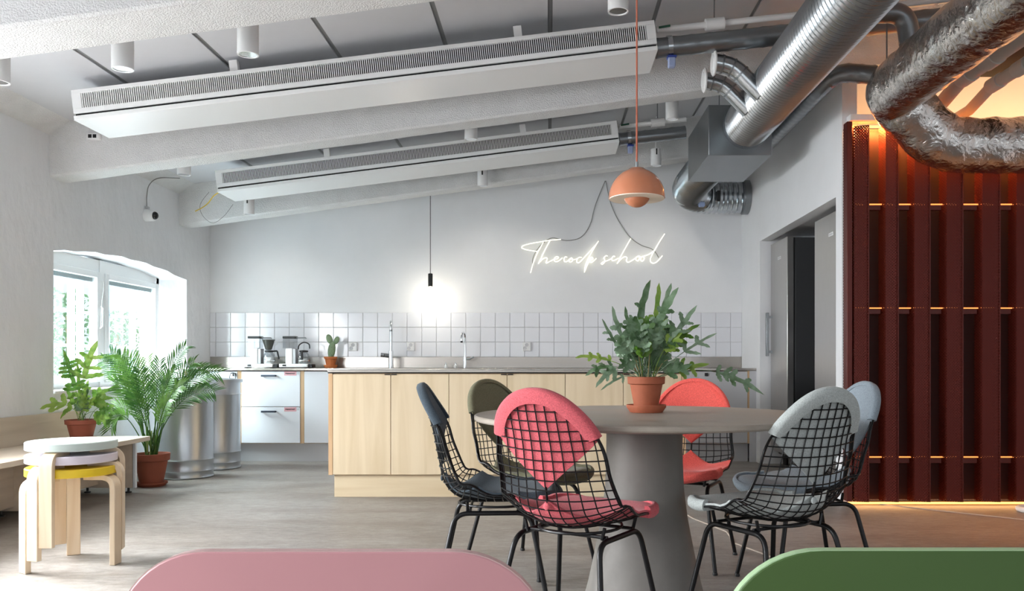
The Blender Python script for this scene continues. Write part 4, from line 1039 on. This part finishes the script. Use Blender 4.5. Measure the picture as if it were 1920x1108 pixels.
# palm on the floor
random.seed(8)
pY = 6.34; pX = at(284, 880, pY).x
t = thing('palm_plant', 'feathery green palm in a big terracotta pot on the floor', 'potted plant', (pX, pY, 0.0008))
zs = pot(t, 0.133, 0.235, M_terrad, 0.115)
def L2(px, py, dy=0.0): return at(px, py, pY + dy) - Vector(t.location)
def palm_frond(b0, mid, tip, ll, n=17):
    pts = bez(b0, mid, tip, 28); mb = MB(); mb.tube(pts, lambda i, u: 0.005 * (1 - 0.8 * u), 6)
    wob = random.uniform(-0.5, 0.5)
    for k in range(n):
        u = 0.42 + 0.56 * k / n; i = min(26, int(28 * u)); p = pts[i].lerp(pts[i + 1], 28 * u - i)
        tt = (pts[i + 1] - pts[i]).normalized(); s_ = tt.cross(Vector((math.sin(wob), -math.cos(wob), 0.5))).normalized(); s2 = (s_ + Vector((0, 0, 0.2))).normalized()
        for sg in (-1, 1):
            l_ = ll * (1 - 0.6 * abs(k / n - 0.35)) * random.uniform(0.85, 1.1)
            d = (s2 * sg * 0.7 + tt * 0.8).normalized(); e = p + d * l_ + Vector((random.uniform(-0.01, 0.01), random.uniform(-0.03, 0.03), -0.18 * l_))
            blade(mb, bez(p, p + d * l_ * 0.55, e, 5), 0.012, Vector((0.2, -1, 0.35)), 0, 0, lambda v: (0.3 + 1.4 * v if v < 0.5 else 2.0 * (1 - v) + 0.05))
    return mb.build('frond', M_palm, t, angle=180)
tips = [((351, 647), (300, 690), 0), ((416, 700), (330, 680), -.05), ((408, 735), (330, 715), -.15), ((366, 678), (318, 700), .05), ((245, 667), (275, 720), .1), ((204, 660), (255, 690), -.05), ((190, 675), (240, 690), .1),
        ((228, 663), (262, 700), -.12), ((206, 810), (225, 730), -.18), ((200, 785), (235, 720), .0), ((300, 672), (290, 740), -.05), ((330, 690), (300, 730), -.2), ((262, 690), (275, 740), -.2), ((380, 690), (322, 690), .12), ((275, 668), (282, 730), .15), ((215, 720), (250, 715), -.1), ((232, 700), (260, 740), .1), ((345, 720), (305, 730), -.2), ((310, 700), (290, 745), .1), ((250, 735), (270, 770), -.2), ((320, 745), (295, 770), -.22), ((390, 712), (325, 700), .05), ((212, 690), (255, 712), .15)]
for (tp_, md_, dy) in tips:
    a = random.uniform(0, 6.28); b0 = Vector((0.04 * math.cos(a), 0.04 * math.sin(a), zs))
    palm_frond(b0, L2(*md_, dy * 0.5), L2(*tp_, dy), random.uniform(0.13, 0.18))
for k in range(9):
    a = k * 0.7; MB().tube([(0.035 * math.cos(a), 0.035 * math.sin(a), zs - 0.005), (0.04 * math.cos(a + 0.3), 0.04 * math.sin(a + 0.3), zs + random.uniform(0.12, 0.24))], lambda i, u: 0.008 * (1 - 0.4 * u), 8).build('cane', M_stem, t)

# ------------------------------------------------------------------ stacked stools
SX, SY = -2.22, 3.87
def stool(z0, rot, m, lab):
    t = thing('stacking_stool', lab, 'stool', (SX, SY, z0), (0, 0, math.radians(rot)), group='three stacked stools')
    MB().lathe([(0.0001, 0.418), (0.186, 0.418), (0.19, 0.422), (0.19, 0.452), (0.186, 0.456), (0.0001, 0.456)], 56).build('seat', m, t)
    pth = fillet([(0.07, 0, 0.405), (0.206, 0, 0.405), (0.206, 0, 0.0)], 0.055, 8)
    for k in range(3):
        a = math.radians(-122 + 120 * k); Mz = Matrix.Rotation(a, 4, 'Z')
        lg = MB(); lg.sweep([Mz @ p for p in pth], lambda i, u: [(-0.0125, -0.029), (0.0125, -0.029), (0.0125, 0.029), (-0.0125, 0.029)])
        lg.build('leg', M_stool, t, bevel=0.0025)
stool(0.0005, 0, mat('yellow_linoleum', '#f2cf2c', 0.4), 'birch stool with yellow seat, lowest of the stack')
stool(0.0595, 17, mat('lilac_linoleum', '#e4dbe6', 0.4), 'birch stool with pale lilac seat, middle of the stack')
stool(0.1185, 34, mat('mint_linoleum', '#c3d0cb', 0.4), 'birch stool with grey green seat, top of the stack')

# ------------------------------------------------------------------ round concrete table
t = thing('round_table', 'round concrete table with flared concrete pedestal', 'table', (TX, TY, 0))
MB().lathe([(0.0001, TZ - 0.05), (0.4, TZ - 0.045), (TR - 0.05, TZ - 0.026), (TR - 0.004, TZ - 0.02), (TR, TZ - 0.015), (TR, TZ - 0.004), (TR - 0.004, TZ), (0.0001, TZ)], 96).build('table_top', M_conc, t)
MB().lathe([(0.24, 0), (0.238, 0.01), (0.214, 0.1), (0.188, 0.22), (0.165, 0.34), (0.15, 0.46), (0.146, 0.56), (0.145, TZ - 0.048)], 64).build('pedestal', M_concp, t, angle=60)

# ------------------------------------------------------------------ wire chairs with bikini pads
prof = catmull([Vector(p) for p in ((0.255, 0.410, 0), (0.215, 0.425, 0), (0.12, 0.414, 0), (0.02, 0.400, 0), (-0.07, 0.398, 0), (-0.145, 0.417, 0), (-0.195, 0.472, 0), (-0.218, 0.57, 0), (-0.238, 0.67, 0), (-0.268, 0.775, 0), (-0.290, 0.845, 0))], 8)
dl = [0.0]
for i in range(1, len(prof)): dl.append(dl[-1] + (prof[i] - prof[i - 1]).length)
PL = dl[-1]
def interp(xs, ys, x):
    for i in range(1, len(xs)):
        if x <= xs[i]:
            u = (x - xs[i - 1]) / (xs[i] - xs[i - 1]); u = u * u * (3 - 2 * u); return ys[i - 1] * (1 - u) + ys[i] * u
    return ys[-1]
def cpt(v):
    d = max(0, min(1, v)) * PL
    for i in range(1, len(dl)):
        if d <= dl[i] + 1e-9:
            u = (d - dl[i - 1]) / (dl[i] - dl[i - 1]); return prof[i - 1].lerp(prof[i], u)
    return prof[-1]
def cnrm(v):
    t_ = (cpt(v + 0.015) - cpt(v - 0.015)).normalized()      # (dy, dz)
    return Vector((0, -t_.y, t_.x)) * -1.0                    # towards the sitter
def wref(v): return interp([0, 0.12, 0.3, 0.42, 0.55, 0.7, 0.85, 1.0], [0.19, 0.205, 0.222, 0.228, 0.222, 0.205, 0.195, 0.19], v)
def kcur(v): return interp([0, 0.12, 0.28, 0.42, 0.55, 0.75, 1.0], [0.004, 0.012, 0.045, 0.085, 0.07, 0.045, 0.02], v)
def wout(v):
    w = wref(v)
    if v < 0.13: w *= max(0, 1 - (1 - v / 0.13) ** 2.6) ** (1 / 2.6)
    if v > 0.72: w *= max(0, 1 - ((v - 0.72) / 0.28) ** 2.1) ** (1 / 2.1)
    return w
def shell(x, v, off=0.0):
    c = cpt(v); n = cnrm(v); r = x / wref(v)
    return Vector((x, c.x, c.y)) + n * (kcur(v) * r * r + off)
def vz(zt):                                   # v where the back reaches height zt
    v = 0.5
    while v < 1 and cpt(v).y < zt: v += 0.002
    return v
VH, VT = vz(0.695), vz(0.535)
VS0, VS1 = 0.37, vz(0.50)
def vs_end(n, p=2.0): return [(1 - math.cos(math.pi * k / n)) / 2 for k in range(n + 1)]
rimv = [x for x in vs_end(70)]

def pad(v0, v1, hw, inv, off0=0.004, th=0.016):
    """closed cushion on the shell between v0 and v1, half width hw(v)"""
    mb = MB(); nv, nu = 26, 12; idx = {}
    for side in (0, 1):
        for i in range(nv + 1):
            v = v0 + (v1 - v0) * vs_end(nv)[i]; w = max(0.0015, hw(v))
            for j in range(nu + 1):
                u = -1 + 2 * j / nu; e = (1 - abs(u) ** 6) * min(1, 6 * min(i, nv - i) / nv)
                idx[side, i, j] = len(mb.v); mb.v.append(tuple(shell(w * u, v, off0 + (th * (0.35 + 0.65 * e) if side == 0 else 0))))
    for i in range(nv):
        for j in range(nu):
            mb.f.append((idx[0, i, j], idx[0, i, j + 1], idx[0, i + 1, j + 1], idx[0, i + 1, j])); mb.f.append((idx[1, i, j], idx[1, i + 1, j], idx[1, i + 1, j + 1], idx[1, i, j + 1]))
        for j in (0, nu): mb.f.append((idx[0, i, j], idx[0, i + 1, j], idx[1, i + 1, j], idx[1, i, j]))
    for j in range(nu):
        for i in (0, nv): mb.f.append((idx[0, i, j], idx[0, i, j + 1], idx[1, i, j + 1], idx[1, i, j]))
    return mb

def band(vs_, sec):
    """strip folded round the rim; vs_ = list of (side, v); sec offsets (inward, towards sitter)"""
    mb = MB(); rows = []
    P = [shell(s * wout(v), v) for s, v in vs_]
    for i, (s, v) in enumerate(vs_):
        t_ = (P[min(i + 1, len(P) - 1)] - P[max(i - 1, 0)]).normalized(); n = cnrm(v); inn = n.cross(t_).normalized()
        ctr = shell(0, 0.78 if v > 0.5 else 0.16)
        if inn.dot(ctr - P[i]) < 0: inn = -inn
        rows.append([P[i] + inn * a + n * (b_) for a, b_ in sec])
    k = len(sec)
    for r in rows: mb.v += [tuple(p) for p in r]
    for i in range(len(rows) - 1):
        for q in range(k): mb.f.append((i * k + q, i * k + (q + 1) % k, (i + 1) * k + (q + 1) % k, (i + 1) * k + q))
    mb.f += [tuple(range(k)), tuple((len(rows) - 1) * k + q for q in range(k))]
    return mb

# shared chair meshes
cm = {}
rim = [shell(wout(v), v) for v in rimv] + [shell(-wout(v), v) for v in rimv[-2:0:-1]]
m_ = MB(); m_.tube(rim, 0.0042, 6, closed=True)
rim2 = [shell(wout(v) * 0.965, v, 0.007) for v in rimv[3:-3]]; rim3 = [Vector((-p.x, p.y, p.z)) for p in rim2]
m_.tube(rim2, 0.0036, 6); m_.tube(rim3, 0.0036, 6)
cm['rim'] = m_
m_ = MB()
nw = 11
for k in range(nw):
    tt = -0.88 + 1.76 * k / (nw - 1)
    vv = [v for v in [q / 90 for q in range(91)] if abs(tt * wref(v)) <= wout(v) + 1e-4]
    m_.tube([shell(tt * wref(v), v) for v in vv], 0.0022, 5)
nh = 27
for k in range(1, nh):
    v = k / nh; w = wout(v)
    m_.tube([shell(w * (-1 + 2 * q / 14), v, -0.0035) for q in range(15)], 0.0022, 5)
cm['grid'] = m_
cm['bpad'] = pad(VT, 0.997, lambda v: min(wout(v), wref(VH) * 1.0 * max(0, (v - VT) / (VH - VT))), False)
cm['spad'] = pad(0.004, VS1, lambda v: min(wout(v), wref(VS0) * max(0, (VS1 - v) / (VS1 - VS0)) if v > VS0 else 9), False, 0.005, 0.02)
N1 = 46
hv = [(1, VH + (1 - VH) * math.sin(math.pi / 2 * k / N1)) for k in range(N1)] + [(-1, VH + (1 - VH) * math.sin(math.pi / 2 * k / N1)) for k in range(N1 - 1, -1, -1)]
cm['hood'] = band(hv, [(-0.010, 0.004), (-0.008, 0.016), (0.0, 0.022), (0.012, 0.021), (0.012, 0.004), (0.034, -0.006), (0.036, -0.012), (0.0, -0.014), (-0.008, -0.008)])
VS = 0.19
sv = [(1, VS * (1 - math.sin(math.pi / 2 * k / N1))) for k in range(N1)] + [(-1, VS * (1 - math.sin(math.pi / 2 * k / N1))) for k in range(N1 - 1, -1, -1)]
cm['sband'] = band(sv, [(-0.010, 0.004), (-0.008, 0.018), (0.0, 0.026), (0.012, 0.025), (0.012, 0.004), (0.040, -0.006), (0.040, -0.013), (0.0, -0.016), (-0.008, -0.008)])
LEGR = 0.0092
def legpath(sx_, sy): # from the middle of the side bar to the foot
    return fillet([(sx_ * 0.155, 0.0, 0.370), (sx_ * 0.155, 0.135 if sy > 0 else -0.145, 0.370), (sx_ * 0.21, 0.205 if sy > 0 else -0.225, 0.012)], 0.05, 7)
M_wire = mat('black_wire', '#121214', 0.35, 0.3)
M_wires = mat('steel_wire', '#8a8c92', 0.25, 0.9)
def make_chair(x, y, ang, pmat, label):
    t = thing('wire_chair', label, 'chair', (x, y, 0.0005), (0, 0, math.radians(ang - 90)), group='wire chairs around the round table')
    cmats = {'rim': M_wire, 'grid': M_wire, 'bpad': pmat, 'spad': pmat, 'hood': pmat, 'sband': pmat}
    names = {'rim': 'shell_rim', 'grid': 'wire_shell', 'bpad': 'back_pad', 'spad': 'seat_pad', 'hood': 'pad_hood', 'sband': 'pad_border'}
    bp = {}
    for k in ('rim', 'grid', 'bpad', 'spad'): bp[k] = cm[k].build(names[k], cmats[k], t, angle=60)
    cm['hood'].build(names['hood'], pmat, bp['bpad'], angle=60); cm['sband'].build(names['sband'], pmat, bp['spad'], angle=60)
    vb = (VT + VS1) / 2
    MB().ell(shell(0, VS1 - 0.02, -0.006), 0.012, 0.006, 0.012).build('button', pmat, bp['spad'])
    MB().tube([shell(0, VT + 0.01, 0.004), shell(0, VS1 - 0.005, 0.004)], 0.004, 6).build('pad_strap', M_wire, bp['bpad'])
    for sx_ in (-1, 1):
        for sy in (1, -1):
            p = legpath(sx_, sy); lg = MB().tube(p, LEGR, 12).build('leg', M_wire, t)
            MB().lathe([(0.011, 0), (0.012, 0.004), (0.010, 0.012), (0.0001, 0.014)], 14, (p[-1].x, p[-1].y, 0)).build('foot_glide', M_blackp, lg)
    cb = MB()
    for yy in (-0.09, 0.09): cb.tube([(-0.155, yy, 0.380), (0.155, yy, 0.380)], 0.006, 8)
    cb.build('cross_bar', M_wire, t)
    ring = [(0.135 * math.cos(a), 0.01 + 0.15 * math.sin(a), 0.389) for a in [2 * math.pi * k / 28 for k in range(28)]]
    rg = MB().tube(ring, 0.005, 7, closed=True)
    for sx_ in (-1, 1):
        for yy in (-0.1, 0.12): rg.tube([(sx_ * 0.14, yy, 0.374), (sx_ * 0.15, yy, 0.412)], 0.006, 7)
    rg.build('seat_mount', M_wire, t)
    return t
make_chair(0.10, 2.78, 58, fabric('pink_fabric', '#d8676f'), 'wire chair with raspberry pink pads seen from behind, front left of table')
make_chair(-0.215, 3.27, 3, fabric('slate_fabric', '#4b565f'), 'wire chair with dark slate blue pads seen from the side')
make_chair(-0.08, 3.84, -37, fabric('olive_fabric', '#6c6a55'), 'wire chair with olive green pads before the wooden island')
make_chair(0.62, 3.93, -114, fabric('coral_fabric', '#e05f57'), 'wire chair with coral red pads facing the camera behind the table')
make_chair(0.765, 2.90, 119, fabric('pale_grey_fabric', '#b9bfbd'), 'wire chair with pale grey pads seen from behind, front right of table')
make_chair(1.055, 3.465, 188, fabric('blue_grey_fabric', '#8f9aa3'), 'wire chair with blue grey pads at the right, nearest the red screen')


# ------------------------------------------------------------------ two chairs close to the camera
def front_chair(x, y, col, edge, label):
    M1 = mat('shell_' + col, col, 0.42); M2 = mat('shell_lit_edge_' + edge, edge, 0.5)  # M2: rim highlight put into a lighter edge colour
    t = thing('shell_chair', label, 'chair', (x, y, 0), (0, 0, 0), group='shell chairs at the front')
    def rr(w, z0, z1, r, rb_):
        pts = []
        for cx_, cz, a0, q in ((w - r, z1 - r, 0, r), (-w + r, z1 - r, math.pi / 2, r), (-w + 0.03 + rb_, z0 + rb_, math.pi, rb_), (w - 0.03 - rb_, z0 + rb_, 1.5 * math.pi, rb_)):
            for k in range(13):
                a = a0 + math.pi / 2 * k / 12; pts.append((cx_ + q * math.cos(a), cz + q * math.sin(a)))
        return pts
    def bend(mb):
        mb.v = [(p[0], p[1] + 0.30 * p[0] ** 2 - 0.12 * max(0, p[2] - 0.45) * 0.6, p[2]) for p in mb.v]; return mb
    pts = rr(0.222, 0.47, 0.742, 0.10, 0.05); n = len(pts)
    mb = MB()
    for yy in (-0.007, 0.007): mb.v += [(p[0], yy, p[1]) for p in pts]
    mb.f = [tuple(range(n)), tuple(range(2 * n - 1, n - 1, -1))] + [(i, (i + 1) % n, n + (i + 1) % n, n + i) for i in range(n)]
    bk = MB(); m = 14
    # gridded back so that it can curve
    for yy in (-0.0065, 0.0065):
        for i in range(len(pts)):
            bk.v.append((pts[i][0], yy, pts[i][1]))
        for s_ in (0.75, 0.5, 0.25):
            for p in pts: bk.v.append((p[0] * s_, yy, 0.60 + (p[1] - 0.60) * s_))
        bk.v.append((0, yy, 0.60))
    blk = 4 * n + 1
    for b_ in (0, 1):
        o = b_ * blk
        for ring in range(3):
            for i in range(n): bk.f.append((o + ring * n + i, o + ring * n + (i + 1) % n, o + (ring + 1) * n + (i + 1) % n, o + (ring + 1) * n + i))
        for i in range(n): bk.f.append((o + 3 * n + i, o + 3 * n + (i + 1) % n, o + 4 * n))
    for i in range(n): bk.f.append((i, (i + 1) % n, blk + (i + 1) % n, blk + i))
    bko = bend(bk).build('backrest', M1, t, angle=50, bevel=0.002)
    ed = MB(); ring = []
    for j, yy in enumerate((-0.0058, 0.0058)): ed.v += [(p[0] * 1.0025, yy, 0.6 + (p[1] - 0.6) * 1.0035) for p in pts]
    ed.v += [(p[0] * 0.99, 0.0058, 0.6 + (p[1] - 0.6) * 0.99) for p in pts] + [(p[0] * 0.99, -0.0058, 0.6 + (p[1] - 0.6) * 0.99) for p in pts]
    for j in range(4): ed.f += [(j * n + i, j * n + (i + 1) % n, ((j + 1) % 4) * n + (i + 1) % n, ((j + 1) % 4) * n + i) for i in range(n)]
    bend(ed).build('backrest_lit_edge', M2, bko, smooth=False)
    st = [(0.21 * math.copysign(abs(math.cos(a)) ** 0.6, math.cos(a)), 0.235 + 0.205 * math.copysign(abs(math.sin(a)) ** 0.6, math.sin(a))) for a in [2 * math.pi * k / 48 for k in range(48)]]
    MB().prism(st, 0.44, 0.455, 'z').build('seat', M1, t, bevel=0.004)
    MB().box(-0.04, 0.04, -0.005 + 0.0, 0.02, 0.43, 0.49).build('back_joint', M_black, t, bevel=0.003)
    for (sx_, fy, sy) in ((-1, 0.36, 0.42), (1, 0.36, 0.42), (-1, 0.1, 0.04), (1, 0.1, 0.04)):
        MB().tube([(sx_ * 0.14, fy, 0.44), (sx_ * 0.2, sy, 0.0)], 0.009, 10).build('leg', M_black, t)
front_chair(-0.222, 0.855, '#d99ea2', '#d8b3b0', 'pink shell chair, backrest top showing at the bottom left')
front_chair(0.398, 0.86, '#47632f', '#a9c79c', 'green shell chair, backrest top showing at the bottom right')
